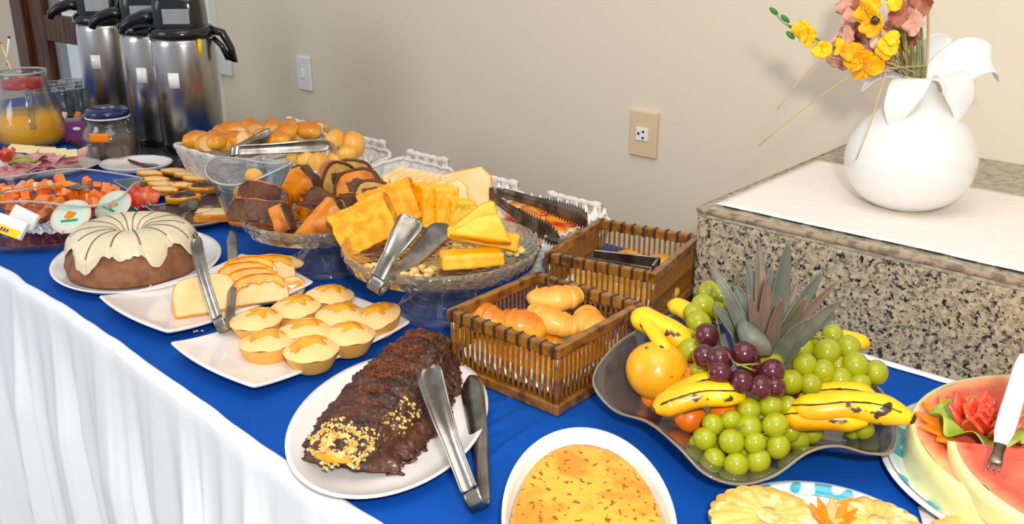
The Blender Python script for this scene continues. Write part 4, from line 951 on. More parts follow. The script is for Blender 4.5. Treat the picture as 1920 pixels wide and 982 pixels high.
red = [(462, 391, 44, .105), (452, 465, 43, .098), (508, 478, 50, .100), (512, 530, 43, .095), (600, 460, 46, .104), (592, 558, 42, .090), (660, 580, 43, .086), (702, 525, 45, .094), (715, 580, 38, .084), (660, 335, 30, .115), (560, 590, 28, .082), (625, 500, 38, .088)]
grape_bunch('dark red grape bunch heaped in the middle of the bowl', red, 'rgrape', .011, stems=[[(500, 350, .115), (525, 430, .112), (560, 490, .11), (640, 520, .105)], [(545, 470, .112), (575, 500, .11), (650, 495, .108)]])
grape_bunch('dark red grapes lying loose at the far left of the bowl', [(157, 455, 40, .040), (105, 585, 34, .026), (155, 588, 30, .024), (180, 520, 34, .028), (130, 500, 28, .030)], 'rgrape', .011)
def banana(lab, pts, rmax, seam=True, tipdark=1, rp=None, flat=.85):
    c0 = Vector(pts[len(pts)//2]); t = thing('banana', lab, 'banana', c0)
    P_ = [Vector(p) for p in pts]; n = 30
    def cr(s):
        k = len(P_)-1; q = min(k-1e-6, s*k); i = int(q); f = q-i
        p0, p1, p2, p3 = P_[max(i-1, 0)], P_[i], P_[i+1], P_[min(i+2, k)]
        return .5*((2*p1)+(-p0+p2)*f+(2*p0-5*p1+4*p2-p3)*f*f+(-p0+3*p1-3*p2+p3)*f**3)
    path = [cr(i/n)-c0 for i in range(n+1)]
    rad = [rmax*max(.28, min(1, (i/n*5.2)**.7, ((1-i/n)*4.2+.12)**.7)) for i in range(n+1)]
    m = M(); m.tube(path, rad, 10, flat=flat)
    for i, q in enumerate(m.v[:]):
        k = i % 10; cc = path[min(i//10, n)]; e = Vector(q)-cc; m.v[i] = tuple(cc+e*(1.07 if k % 2 == 0 else .97))
    obj('skin', m, mt['banana'], t, sub=1)
    obj('stem_end', M().tube([path[0]-(path[1]-path[0])*1.0, path[0], path[1]], [rad[0]*.8, rad[0]*1.08, rad[1]*1.0], 8, flat=flat), mt['banend'], t)
    obj('blossom_end', M().tube([path[-2], path[-1], path[-1]+(path[-1]-path[-2])*.5], [rad[-2]*.9, rad[-1]*1.08, rad[-1]*.7], 8, flat=flat), mt['banend'], t)
    if seam:
        sp = []
        for i in range(3, n-2):
            tn = (path[i+1]-path[i-1]).normalized(); vdir = (Vector((0, 0, HC))-c0-path[i]).normalized(); up = (iz*.3+vdir).normalized(); up = (up-tn*up.dot(tn)).normalized()
            sp.append(path[i]+up*rad[i]*.96*flat**.3+Vector((0, 0, .0008*nz(i*.9))))
        obj('dark_seam', M().tube(sp, [.0006+.0012*abs(nz(i*.35, seam)) for i in range(len(sp))], 6), mt['banend'], t, label='dark ragged split seam')
    return t
def b_(*l): return [at(*G(u, v), z) for u, v, z in l]
banana('ripe banana with a dark split lying at the front left over the bowl rim', b_((262, 665, .062), (330, 640, .066), (430, 610, .074), (520, 605, .078), (600, 615, .07)), .0155, 1)
banana('second banana lying close behind the front left one', b_((300, 640, .062), (370, 600, .068), (450, 565, .074), (520, 560, .076)), .013, 2)
banana('broad split banana at the right, overhanging the bowl toward the watermelon', b_((760, 660, .056), (860, 660, .066), (980, 650, .072), (1100, 660, .072), (1225, 700, .070)), .019, 3)
banana('second overripe banana lying in front of the right one', b_((740, 690, .050), (830, 690, .056), (930, 690, .060), (1060, 705, .060)), .017, 4)
banana('third banana behind the right pair, spotted', b_((800, 620, .05), (900, 600, .060), (1000, 600, .066), (1090, 620, .064)), .013, 5)
banana('banana at the back left pointing its stem up to the basket', b_((192, 305, .098), (250, 340, .094), (330, 380, .088), (400, 430, .08)), .0175, 0)
banana('thin green-yellow banana stem lying over the yellow round fruit', b_((215, 318, .10), (260, 370, .094), (300, 430, .088), (320, 460, .08)), .009, 0)
banana('banana tip showing between basket and green grapes', b_((318, 275, .088), (370, 290, .088), (420, 330, .084), (440, 380, .08)), .013, 0)
banana('banana tip showing behind the right green grapes', b_((1064, 425, .078), (1010, 410, .082), (950, 400, .082), (880, 440, .07)), .011, 0)
for u, v, ru, z, lb, mm in [(280, 520, 115, .058, 'large round yellow-orange fruit at the left of the bowl', 'tang'), (400, 690, 60, .036, 'orange half hidden under the front left banana', 'orange'), (525, 680, 52, .048, 'orange peeping out between banana and green grapes', 'orange'), (410, 540, 50, .055, 'orange showing between the round yellow fruit and the red grapes', 'orange'), (270, 620, 50, .028, 'orange low in the glass under the round yellow fruit', 'orange'), (720, 560, 90, .03, 'orange buried under the grapes', 'orange')]:
    p = at(*G(u, v), z); rr = ru/1.9646/F*(p-Vector((0, 0, HC))).length
    t = thing('round_citrus', lb, 'fruit', p)
    obj('rind', M().ball(rr, rr, rr*.93, n=32, nf=rough(.03, 1.5)), mt[mm], t)
    obj('stem_scar', M().lathe([(0, .0008), (.0025, .0005), (.004, -.001)], 10), mt['stem'], t, loc=(-rr*.2, -rr*.3, rr*.86))
# pineapple crown
cb0 = at(1437, 668, .085)
pcw = thing('pineapple', 'grey-green spiky pineapple crown standing in the fruit bowl', 'pineapple', cb0)
lv = [((470, 125), -.01, .0085, 0), ((652, 32), .04, .0080, 1), ((765, 38), .02, .0115, 0), ((612, 110), .05, .010, 0), ((690, 160), -.01, .0075, 1), ((893, 152), .03, .010, 0), ((952, 185), .02, .006, 1), ((962, 262), -.01, .009, 0), ((950, 308), .02, .007, 0), ((482, 280), -.02, .010, 0), ((738, 256), -.03, .0085, 1), ((860, 285), .05, .009, 0), ((520, 345), .03, .010, 0), ((755, 215), .05, .010, 0), ((830, 250), -.01, .0075, 1), ((560, 200), .04, .009, 0), ((520, 240), -.02, .009, 0), ((840, 330), -.03, .008, 0), ((700, 130), .03, .009, 0), ((800, 190), .05, .009, 1), ((620, 240), -.03, .007, 1)]
for i, ((u, v), dy, wd, q) in enumerate(lv):
    tip = atY(*G(u, v), cb0.y+dy)-cb0; a0 = Vector((nz(i*3.1)*.006, nz(i*2.3, 5)*.006, -.012))+Vector((tip.x, tip.y, 0)).normalized()*.010
    mid = a0.lerp(tip, .5)+iz*.010-Vector((tip.x, tip.y, 0))*.10
    s_ = tip.cross(fw).normalized()
    def f(uu, vv):
        p = a0*(1-uu)**2+mid*2*uu*(1-uu)+tip*uu*uu; k = (vv-.5)*2; W = wd*(1.05-.25*uu)*(1-uu**3.2)**.8*1.0+.0003
        tn = (tip-a0).normalized(); nn = s_.cross(tn)
        if nn.dot(fw) < 0: nn = -nn
        return p+s_*k*W+nn*(.45*W*(1-k*k))
    obj('leaf', M().grid(f, 16, 6), mt['leafr'] if q else mt['leafp'], pcw, solid=.0012)
def f(uu, vv):
    tip = at(*G(600, 335), .135)-cb0; bs = at(*G(665, 468), .100)-cb0; p = bs.lerp(tip, uu)+ (-fw)*.012*sin(uu*pi); k = (vv-.5)*2
    return p+rt*k*(.015*sin((uu*.8+.2)*pi)**.6+.001)+fw*.008*k*k
obj('leaf', M().grid(f, 14, 8), mt['leafp'], pcw, solid=.0014)
obj('core', M().ball(.020, .020, .022, (0, 0, -.012), 14), mt['leafp'], pcw)

# ---------------------------------------------------------------- white straw trays along the back
def tray(lab, x0, x1, y0, y1, h, z=.001):
    cx, cy = (x0+x1)/2, (y0+y1)/2; W_, D_ = x1-x0, y1-y0
    t = thing('straw_tray', lab, 'basket', (cx, cy, z), group='white straw trays along the back')
    def ring(k, zz, n=60):
        o = []
        for i in range(n):
            a = i/n*2*pi; c, s = cos(a), sin(a); q = (abs(c)**6+abs(s)**6)**(-1/6)
            o.append((c*q*W_/2*k, s*q*D_/2*k, zz))
        return o
    def side(u, v):
        r = ring(.80+.20*v, .0, 60)[int(round(u*60)) % 60]; dip = .016*(1-abs((r[1]/(D_/2)))**4)*v
        return (r[0]*(1+.006*sin(v*40)), r[1]*(1+.006*sin(v*40)), v*h-dip*0.6+.0015*sin(u*2*pi*45)*(1 if int(v*12) % 2 else -1))
    m = M().grid(side, 60, 14, True); r0 = ring(.80, .002); b0_ = len(m.v); m.v += r0; m.f.append(tuple(range(b0_, b0_+60))); m.m.append(0)
    obj('woven_body', m, mt['wicker'], t, solid=.004, off=1)
    rr = [side(i/60, 1) for i in range(61)]
    obj('rim', M().tube([(x, y, zz) for x, y, zz in rr], .0042, 7, caps=False), mt['wicker'], t)
    for sy in (1, -1):
        if sy < 0: continue
        pts = [(-W_*.30+W_*.60*i/12, sy*(D_/2+.002), h+.014+.001*sin(i*2.5)) for i in range(13)]
        obj('handle', M().tube(pts, [.0062, .0068]+[.0048]*9+[.0068, .0062], 8), mt['wicker'], t)
        for i in range(5): 
            x = -W_*.28+W_*.56*i/4; obj('handle_strut', M().box(.012, .004, .018, (x, sy*D_/2, h+.005)), mt['wicker'], t, smooth=False, bevel=.001)
    return t
ty = (1.05, 1.25)
tray('white straw tray of golden rolls nearest the steel flasks', -1.825, -1.615, 1.0, 1.268, .080)
tray('white straw tray of round buns, second from the flasks', -1.60, -1.415, 1.06, 1.262, .078)
tray('white straw tray behind the marble cake, third from the flasks', -1.402, -1.225, 1.07, 1.245, .078)
tray('white straw tray holding the wide bread slice, fourth from the flasks', -1.215, -1.045, 1.06, 1.235, .070)
tray('white straw tray of filled rolls, last in the row beside the cane basket', -1.035, -.855, 1.045, 1.225, .070)
# rolls tray 1
rn = thing('golden_roll', 'x', 'bread', group='golden rolls in the first straw tray')
obj('crust', M().ball(.030, .022, .019, n=18, nf=rough(.12, 1.6)), mt['crust2'], rn)
rh = thing('golden_roll', 'x', 'bread', group='golden rolls in the first straw tray')
obj('crust', M().ball(.026, .020, .018, n=18, nf=lambda x, y, z: 1 if y > -.35 else .35/abs(y)), mt['crust2'], rh)
obj('cut_face', M().lathe([(.0001, .0), (.012, 0), (.0155, .001)], 20), mt['pale'], rh, loc=(0, -.0078, 0), rot=(pi/2, 0, 0))
pl = [(366, 262, 0), (388, 268, 1), (405, 262, 0), (415, 250, 0), (430, 244, 0), (448, 252, 1), (470, 238, 0), (478, 246, 1), (492, 258, 0), (510, 238, 0), (512, 248, 1), (535, 248, 0), (545, 238, 0), (562, 248, 1), (578, 244, 0), (598, 242, 0), (440, 262, 0), (460, 262, 1), (420, 268, 0), (520, 262, 0)]
for i, (px, py, q) in enumerate(pl):
    put(rh if q else rn, used, at(px, py, .082+.005*(i % 3)), (R(random.uniform(-20, 20)), R(random.uniform(-20, 20)), random.uniform(0, 6) if not q else HD+random.uniform(-.7, .7)), ('cut golden roll' if q else 'glossy golden roll')+' by the flasks, %s from left, %s row' % (['first', 'second', 'third', 'fourth', 'fifth', 'sixth', 'seventh', 'eighth', 'ninth', 'tenth', 'eleventh'][sorted([a for a in pl if (a[1] < 250) == (py < 250)]).index((px, py, q))], 'back' if py < 250 else 'front'), 1.0)
# buns tray 2
bu = thing('round_bun', 'x', 'bread', group='round buns in the second straw tray')
obj('crust', M().ball(.024, .021, .021, n=20, nf=rough(.06, 1.4)), mt['bread'], bu)
for px, py, z, sc, lb in [(629, 264, .105, 1.0, 'egg-shaped bun standing at the back right of the second straw tray'), (664, 270, .098, 1.1, 'bun at the far right end of the second straw tray'), (650, 288, .09, .8, 'torn pale bun between two taller ones in the second straw tray'), (597, 308, .086, 1.0, 'round bun right behind the marble cake'), (575, 302, .08, 1.0, 'bun behind and left of the one touching the marble cake'), (555, 300, .07, 1.0, 'leftmost bun in the second straw tray'), (630, 300, .075, .9, 'low bun under the fork end')]:
    put(bu, used, at(px, py, z), (.2, R(10), HD+px), 'golden '+lb, (sc*.9, sc*.9, sc*1.15) if sc > .95 else sc)
doily('crumpled doily edge under the buns of the second straw tray', (-1.50, 1.15), .13, .2, .045)
t = tongs('steel tongs lying across the first straw tray with fork-like end', at(434, 284, .106), at(508, 250, .125), at(618, 272, .108), .010, .014, nrm=(-.1, .3, 1))
e = at(618, 272, .108)-at(434, 284, .106)
for k in range(4): obj('tine', M().tube([e+iz*(.006-.004*k), e+iz*(.003-.006*k)+ir*.026-iz*.012], [.0014, .0009], 6), mt['steel'], t)
# sliced bread in trays 3 and 4
sb = thing('bread_slice', 'x', 'bread', group='pale bread slices in the straw trays')
obj('slice', M().prism([(-.034, 0), (.034, 0), (.036, .035), (.026, .050), (-.026, .050), (-.036, .035)], .010, 0, 1), [mt['pale'], mt['crust']], sb, bevel=.003, disp=.003)
for i in range(8):
    put(sb, used, at(765+i*14, 355+i*3, .050)+Vector((0, 0, 0)), (R(-52), R(-12), HD+R(52)), 'pale bread slice in the leaning row in the straw tray, counting %s from the left' % ['first', 'second', 'third', 'fourth', 'fifth', 'sixth', 'seventh', 'eighth'][i], .95)
for px, py, z, rx, rz_, sc, lb in [(775, 392, .062, -40, 10, 1.0, 'front row left bread slice, behind the corn cake'), (820, 398, .060, -30, 12, 1.0, 'front row bread slice with brown crust corner, behind the corn cake'), (845, 396, .060, -30, 2, 1.0, 'front row bread slice third from the left'), (880, 392, .060, -18, -6, 1.35, 'widest bread slice standing upright toward the wall')]:
    put(sb, used, at(px, py, z), (R(rx), R(-14), HD+R(rz_)), lb, sc)
doily('lace doily edge under the wide bread slice', (-1.13, 1.14), .16, .3, .052)
doily('lace doily edge in the tray of filled rolls', (-.95, 1.13), .17, .1, .055)
# filled rolls tray 5
fr = thing('filled_roll', 'x', 'sandwich', group='ham-filled rolls in the last straw tray')
obj('bun_bottom', M().ball(.034, .017, .009, (0, 0, .009), 20), mt['bread'], fr)
obj('filling', M().ball(.032, .018, .004, (0, 0, .017), 20, rough(.3, 4)), mt['tomato'], fr, label='red ham and tomato filling')
obj('bun_top', M().ball(.034, .016, .014, (0, .002, .024), 20, rough(.06, 2)), mt['crust2'], fr)
for px, py, z, rz_, lb in [(1060, 425, .070, -.25, 'largest'), (1000, 440, .062, -.9, 'frontmost, open to the front'), (975, 418, .062, -.6, 'left'), (1015, 405, .068, .1, 'rear, under the tong tips'), (1030, 450, .055, -.5, 'low right'), (985, 400, .06, .2, 'rear left')]:
    put(fr, used, at(px, py, z)-iz*.014, (R(-18), 0, HD+rz_), 'golden filled roll with red filling by the black tongs, %s' % lb)
tongs('dark serrated tongs lying over the filled rolls', at(924, 360, .100), at(1100, 412, .105), at(1050, 446, .090), .008, .014, mt['dsteel'], nrm=(-.1, .1, 1), serr=True, name='serrated_tongs')

# ---------------------------------------------------------------- dark trays of pastries
def dark(lab, px, py, w_, l_, rz):
    t = rect_plate(lab, at(px, py, .006), w_, l_, rz, mt['dplate'], .010, 'dark_plate')
    pts = []
    def f(u):
        q = (u*4) % 4; k = int(q); fr_ = q-k
        x, y = [(-1+2*fr_, -1), (1, -1+2*fr_), (1-2*fr_, 1), (-1, 1-2*fr_)][k]
        X = x*w_/2*(1-.03*(1-y*y)); Y = y*l_/2*(1+.075*(1-x*x))
        return (X, Y, .0085+.003*max(abs(x)**5, abs(y)**5)+.0055*(y*y)**1.5)
    obj('pale_rim', M().tube([f(i/64) for i in range(65)], .0018, 6, caps=False), mt['grey'], t)
    return t
dark('charcoal plate of boat pastries in front of the small white plate', 332, 347, .155, .190, R(-4))
dark('charcoal plate of chocolate pastries with a spoon, behind the ring cake', 392, 398, .170, .165, R(-2))
bt = thing('boat_pastry', 'x', 'pastry', group='boat pastries on the first charcoal plate')
def boat(u, v):
    s = (u-.5)*2; k = (v-.5)*2; w_ = .0125*(1-abs(s)**2.4)
    return (s*.030, k*w_, .013*(abs(k)**2)*(1-.2*abs(s))+.003*abs(s)**2)
obj('shell', M().grid(boat, 20, 8), mt['egg'], bt, solid=.002)
obj('filling', M().grid(lambda u, v: ((u-.5)*2*.027, (v-.5)*2*.0108*(1-abs((u-.5)*2)**2.4), .012+.001*cos((v-.5)*3)), 18, 6), mt['pale'], bt)
for px, py, lb in [(282, 331, 'back left'), (328, 327, 'back middle'), (352, 333, 'back right'), (292, 343, 'second row left'), (368, 341, 'second row right'), (305, 352, 'third row left'), (342, 354, 'third row right'), (310, 362, 'front left')]:
    put(bt, used, at(px, py+2, .012), (R(6), 0, HD-R(10)+random.uniform(-.1, .1)), 'yellow boat pastry with pale filling on the charcoal plate, %s' % lb)
bt2 = thing('chocolate_boat_pastry', 'x', 'pastry', group='chocolate boat pastries')
o = obj('shell', M().grid(boat, 20, 8), mt['egg'], bt2, solid=.003); o.scale = (1.05, 1.5, 1.3)
o = obj('chocolate_filling', M().ball(.024, .013, .007, (0, 0, .016), 18, rough(.15, 3)), mt['jam'], bt2)
put(bt2, used, at(383, 363, .014), (0, 0, HD-R(6)), 'yellow boat pastry with dark chocolate filling at the back of the second charcoal plate')
put(bt2, used, at(345, 382, .012), (0, 0, HD+R(16)), 'chocolate-filled pastry half hidden behind the spoon head')
sq = thing('square_pastry', 'pale square pastry bar at the right end of the second charcoal plate', 'pastry', at(400, 412, .012), HD+R(4))
obj('base', M().box(.062, .034, .012, (0, 0, .006)), mt['corncrust'], sq, smooth=False, bevel=.002); obj('topping', M().box(.056, .030, .006, (0, 0, .015)), mt['pale'], sq, smooth=False, bevel=.002)
def spoon(lab, bowlc, hend, mm, bs=(.022, .015), name='serving_spoon'):
    bowlc, hend = Vector(bowlc), Vector(hend); t = thing(name, lab, 'spoon', bowlc); d = (hend-bowlc).normalized(); s_ = d.cross(iz).normalized(); n_ = s_.cross(d)
    obj('spoon_bowl', M().grid(lambda u, v: d*(bs[0]*v*cos(u*2*pi))+s_*(bs[1]*v*sin(u*2*pi))-n_*(.006*(1-v*v)), 28, 8, True), mm, t, solid=.0012)
    obj('handle', M().tube([d*bs[0]*.9]+lp(d*bs[0]*1.3+n_*.004, hend-bowlc, 4, n_*.004), [.003, .0026, .003, .004, .005, .0055], 8, flat=.35), mm, t)
spoon('steel serving spoon lying on the charcoal plate behind the ring cake', at(378, 392, .030), at(340, 410, .03), mt['steel'], (.026, .020))
spoon('second spoon with dark bowl beside the steel one on the charcoal plate', at(352, 386, .034), at(325, 412, .02), mt['dsteel'], (.024, .018))
# small white plate
oval_plate('side_plate', 'small empty white plate beside the cocoa jar', (-1.975, 1.005), .078, .062, R(40), .016, mt['plate'], .8, 'plate')
# ---------------------------------------------------------------- fruit salad bowl
fc = at(95, 352, .065)
fs = thing('fruit_salad_bowl', 'clear square-rimmed glass bowl full of orange fruit salad', 'bowl', (fc.x, fc.y, 0), HD)
def sqb(u, v):
    a = u*2*pi; c, s = cos(a), sin(a); q = (abs(c)**4+abs(s)**4)**(-.25)
    k = .55+.45*v; return (c*q*.150*k, s*q*.105*k, .006+.060*v**1.4+.006*v*cos(4*a))
obj('bowl', M().grid(sqb, 80, 14, True).grid(lambda u, v: (sqb(u, 0)[0]*(1-v), sqb(u, 0)[1]*(1-v), .006), 80, 2, True), mt['glass'], fs)
obj('rim_highlight', M().tube([sqb(i/80, 1) for i in range(81)], .0020, 6, caps=False), mt['glass_highlight'], fs)
fk = []
for i, (mm, s) in enumerate((('papaya', .022), ('papaya', .018), ('mango', .018), ('carrot', .020))):
    tag_ = thing('fruit_chunk', 'x', 'fruit', group='fruit salad chunks'); fk.append(tag_)
    obj('flesh', M().box(s, s*.8, s*.6, top=.9), mt[mm], tag_, smooth=False, bevel=.002)
rnd = random.Random(12)
lbs = ['orange papaya cube in the fruit salad', 'smaller papaya cube in the fruit salad', 'pale yellow melon cube in the fruit salad', 'bright orange carrot-coloured cube in the fruit salad']
for i in range(130):
    a = rnd.random()*2*pi; r = sqrt(rnd.random()); lay = i/130
    k = .62+.30*lay
    loc = fc+ir*(r*cos(a)*.125*k)+ib*(r*sin(a)*.088*k); z = .018+.040*lay+(.016*(1-r*r) if lay > .5 else 0)
    q = rnd.choices((0, 1, 2, 3), (5, 3, 1.4, 3))[0]
    put(fk[q], used, (loc.x, loc.y, z), (rnd.random()*3, rnd.random()*3, rnd.random()*3), lbs[q], rnd.uniform(.85, 1.2))
spoon('steel serving spoon lying in the fruit salad with its handle to the left', at(147, 350, .082), at(-20, 366, .086), mt['steel'], (.020, .015))
# glass tray with cups and packets
gt0 = at(85, 425, .02)
gy = oval_plate('glass_tray', 'shallow clear glass tray under the cups and packets at the left edge', (gt0.x-.005, gt0.y-.02), .150, .085, HD, .018, mt['glass'], .88, 'tray')
def cup(lab, px, py, r, rot, deco):
    p = at(px, py, .045); t = thing('yogurt_cup', lab, 'cup', p, rot, 'foil-lidded dessert cups')
    obj('cup', M().lathe([(0, -.034), (r*.72, -.034), (r*.78, -.030), (r*.94, -.002), (r, 0), (r, .0015), (0, .0015)], 40), mt['greenp'] if deco else mt['greenp'], t)
    obj('foil_lid', M().lathe([(0, .0022), (r*.9, .0022), (r*1.02, .0018), (r*1.04, .0005)], 48), mt['peachfoil'], t)
    lp_ = obj('lid_print', M().lathe([(0, .0026), (r*.86, .0024)], 40), mt['greenlid'], t)
    obj('printed_ring', M().tube([(r*.55*cos(k/32*2*pi), r*.55*sin(k/32*2*pi), .0026) for k in range(33)], .0007, 5, caps=False), mt['trim'], lp_)
    f = lambda u, v: (r*.28*v*cos(u*2*pi)*(1+.2*sin(u*25)), r*.24*v*sin(u*2*pi)*(1+.2*cos(u*19))+r*.05, .0030)
    obj('orange_print', M().grid(f, 28, 2, True), mt['orangep'], lp_)
    obj('green_print', M().box(r*.85, r*.13, .0006, (0, -r*.3, .0031)), mt['greenp'], lp_, smooth=False)
    return t
cup('foil-lidded dessert cup with mint lid, left and lower of the two', 133, 406, .0335, (R(38), R(-6), HD+R(2)), 0)
cup('foil-lidded dessert cup with mint lid, right one leaning on the red jelly', 212, 386, .0325, (R(36), R(10), HD-R(28)), 1)
jl = thing('red_jelly_packet', 'glossy red wrapped jelly portion beside the mint-lidded cups', 'jelly', at(262, 372, .025), HD)
obj('wrap', M().ball(.034, .024, .022, n=26, nf=rough(.35, 2.2)), mt['jelly'], jl)
obj('wrap_edge', M().grid(lambda u, v: ((u-.5)*.062, -.022-.006*v+.004*nz(u*9), -.012+.004*sin(u*30)+.02*(u-.5)), 20, 2), mt['foil'], jl, solid=.001)
bp = thing('butter_packet', 'white and yellow butter portion packet at the left edge of the glass tray', 'packet', at(20, 425, .040), (R(50), R(14), HD+R(-16)))
obj('packet', M().box(.056, .032, .010), mt['platew'], bp, smooth=False, bevel=.002)
yl_ = obj('yellow_label', M().box(.050, .014, .0008, (0, -.009, .0056)), mt['yel'], bp, smooth=False)
for k in range(4): obj('purple_mark', M().box(.003, .006, .0008, (-.014+k*.0055, -.009, .0064), (0, 0, .3-.2*k)), mt['purple'], yl_, smooth=False)
bp2 = thing('butter_packet', 'white packet standing behind the yellow-labelled one', 'packet', at(45, 408, .045), (R(55), R(18), HD+R(-20)))
obj('packet', M().box(.050, .030, .009), mt['platew'], bp2, smooth=False, bevel=.002)
cw = thing('plastic_wrap', 'crinkled transparent wrap on the glass tray left of the cups', 'wrap', at(80, 432, .022), HD)
obj('film', M().grid(lambda u, v: ((u-.5)*.09, (v-.5)*.05, .012*abs(nz(u*5, v*5))+.010*abs(nz(u*11, v*9, 3))), 40, 24), mt['foil'], cw, solid=.0006)
# ---------------------------------------------------------------- ham and cheese platter
hc = at(40, 305, .02)
oval_plate('cold_cut_platter', 'pale oval platter of ham and cheese in front of the juice jug', (hc.x, hc.y), .16, .09, HD+R(8), .016, mt['plate'], .85, 'platter')
hs = thing('ham_slice', 'x', 'ham', group='ham slices on the cold cut platter')
def hamf(u, v):
    a = u*2*pi; r = .045*v; return (r*cos(a)*1.25, r*sin(a)*.8, .006*sin(a*3+v*4)*v+.004*nz(a, v*3))
obj('meat', M().grid(hamf, 30, 6, True), mt['ham'], hs, solid=.0015)
for i, (px, py, z) in enumerate([(10, 322, .03), (35, 316, .035), (60, 312, .035), (85, 306, .035), (112, 300, .034), (138, 292, .033), (70, 322, .024), (30, 300, .045), (60, 296, .045), (90, 290, .04)]):
    put(hs, used, at(px, py, z), (R(20*sin(i*2)), R(15*cos(i*3)), HD+.3*i), 'folded pink ham slice on the cold cut platter, %s' % ['front left corner', 'front, second from left', 'front middle', 'front, right of middle', 'second from right tip', 'at the right tip', 'lowest at the front', 'back left, beside the tomato flower', 'back middle', 'back right'][i], .8)
chs = thing('cheese_slice', 'x', 'cheese', group='cheese slices on the cold cut platter')
obj('cheese', M().prism([(-.03, 0), (.03, 0), (.03, .045), (-.03, .045)], .003), mt['cheese'], chs, smooth=False, bevel=.001)
for i in range(6): put(chs, used, at(20+i*22, 284+i*2, .04), (R(-65), 0, HD+.15*i-.3), 'yellow cheese slice fanned behind the ham, %s from the left' % ['first', 'second', 'third', 'fourth', 'fifth', 'sixth'][i], .55)
tf = thing('tomato_flower', 'orange-red tomato flower at the left edge on the ham platter', 'garnish', at(12, 300, .055))
for i in range(7):
    a = i/7*2*pi; obj('petal', M().grid(lambda u, v: ((v-.5)*.018*sin((u*.85+.1)*pi), 0.002*sin(v*pi), u*.026), 8, 5), mt['tomato'], tf, loc=(cos(a)*.006, sin(a)*.006, 0), rot=(R(-28), 0, a-pi/2), solid=.003)
tag(obj('green_leaf_garnish', M().grid(lambda u, v: ((u-.5)*.05, (v-.5)*.028*sin((u*.9+.05)*pi), .008*sin(u*pi)+.003*sin(v*9)), 12, 6), mt['lettuce'], loc=at(42, 306, .05), rot=(0, 0, HD+.3), solid=.001), 'bright green leaf garnish lying on the ham', 'leaf')
# ---------------------------------------------------------------- juice jug
jc = Vector((-2.365, .955, 0)); 
jg = thing('juice_jug', 'clear glass jug half full of orange juice with red lid', 'jug', jc)
jp = [(0, .004), (.062, .004), (.070, .010), (.074, .030), (.072, .055), (.062, .090), (.054, .125), (.050, .160), (.052, .176), (.056, .176), (.053, .160), (.057, .125), (.065, .090), (.076, .055), (.078, .030), (.073, .006), (.064, 0), (0, 0)]
obj('glass_wall', M().lathe(jp, 56), mt['glass'], jg)
obj('rim_highlight', M().tube([(.054*cos(k/40*2*pi), .054*sin(k/40*2*pi), .175) for k in range(41)], .0025, 6, caps=False), mt['glass_highlight'], jg)
obj('juice', M().lathe([(0, .006), (.060, .006), (.070, .012), (.0755, .030), (.0735, .055), (.0665, .082), (0, .082)], 48), mt['orange_liquid'], jg, label='orange juice')
obj('lid', M().lathe([(0, .138), (.047, .138), (.0485, .140), (.0480, .156), (.044, .158), (.020, .160), (0, .160)], 40), mt['red'], jg, label='red lid')
hx = ir*.5-ib*.85
obj('handle', M().tube([hx*.052+iz*.135, hx*.075+iz*.142, hx*.092+iz*.125, hx*.090+iz*.085, hx*.076+iz*.055], [.008, .0075, .007, .007, .008], 12, flat=.6), mt['glass'], jg)
for (a, b2, mm, lb) in (((22, 132), (2, 82), 'pale', 'pale wooden stirrer with red tip standing in the jug'), ((12, 122), (17, 70), 'platew', 'white drinking straw with dark tip beside the jug')):
    p0 = atY(*a, jc.y); p1 = atY(*b2, jc.y+.01)
    t = thing('stirrer', lb, 'stirrer', p0); obj('stick', M().tube([(0, 0, 0), p1-p0], .0028, 8), mt[mm], t); obj('tip', M().tube([(p1-p0)*.97, (p1-p0)*1.03], .003, 8), mt['red'] if mm == 'pale' else mt['dark'], t)
# ---------------------------------------------------------------- cocoa jar
jb = at(207, 302, 0); jb = jb+ib*.02
jr = thing('cocoa_jar', 'glass jar of brown cocoa powder with navy lid', 'jar', (jb.x, jb.y, 0))
obj('glass_wall', M().lathe([(0, .004), (.050, .004), (.056, .012), (.056, .055), (.052, .068), (.043, .080), (.042, .096), (.045, .098), (.046, .080), (.055, .069), (.060, .055), (.060, .012), (.052, 0), (0, 0)], 48), mt['glass'], jr)
obj('cocoa', M().lathe([(0, .005), (.049, .005), (.054, .013), (.054, .050), (.050, .058), (0, .062)], 40), mt['cocoa'], jr)
ld_ = obj('lid', M().lathe([(0, .118), (.036, .118), (.044, .114), (.047, .108), (.047, .099), (.044, .097), (0, .097)], 40), mt['navy'], jr, label='navy blue lid')
obj('lid_seal', M().tube([(.0465*cos(k/36*2*pi), .0465*sin(k/36*2*pi), .098) for k in range(37)], .002, 6, caps=False), mt['trim'], ld_)
obj('orange_label', M().grid(lambda u, v: (.0608*cos(-1.25+u*.75), .0608*sin(-1.25+u*.75), .052+v*.020), 10, 3), mt['orangep'], jr, solid=.0004)
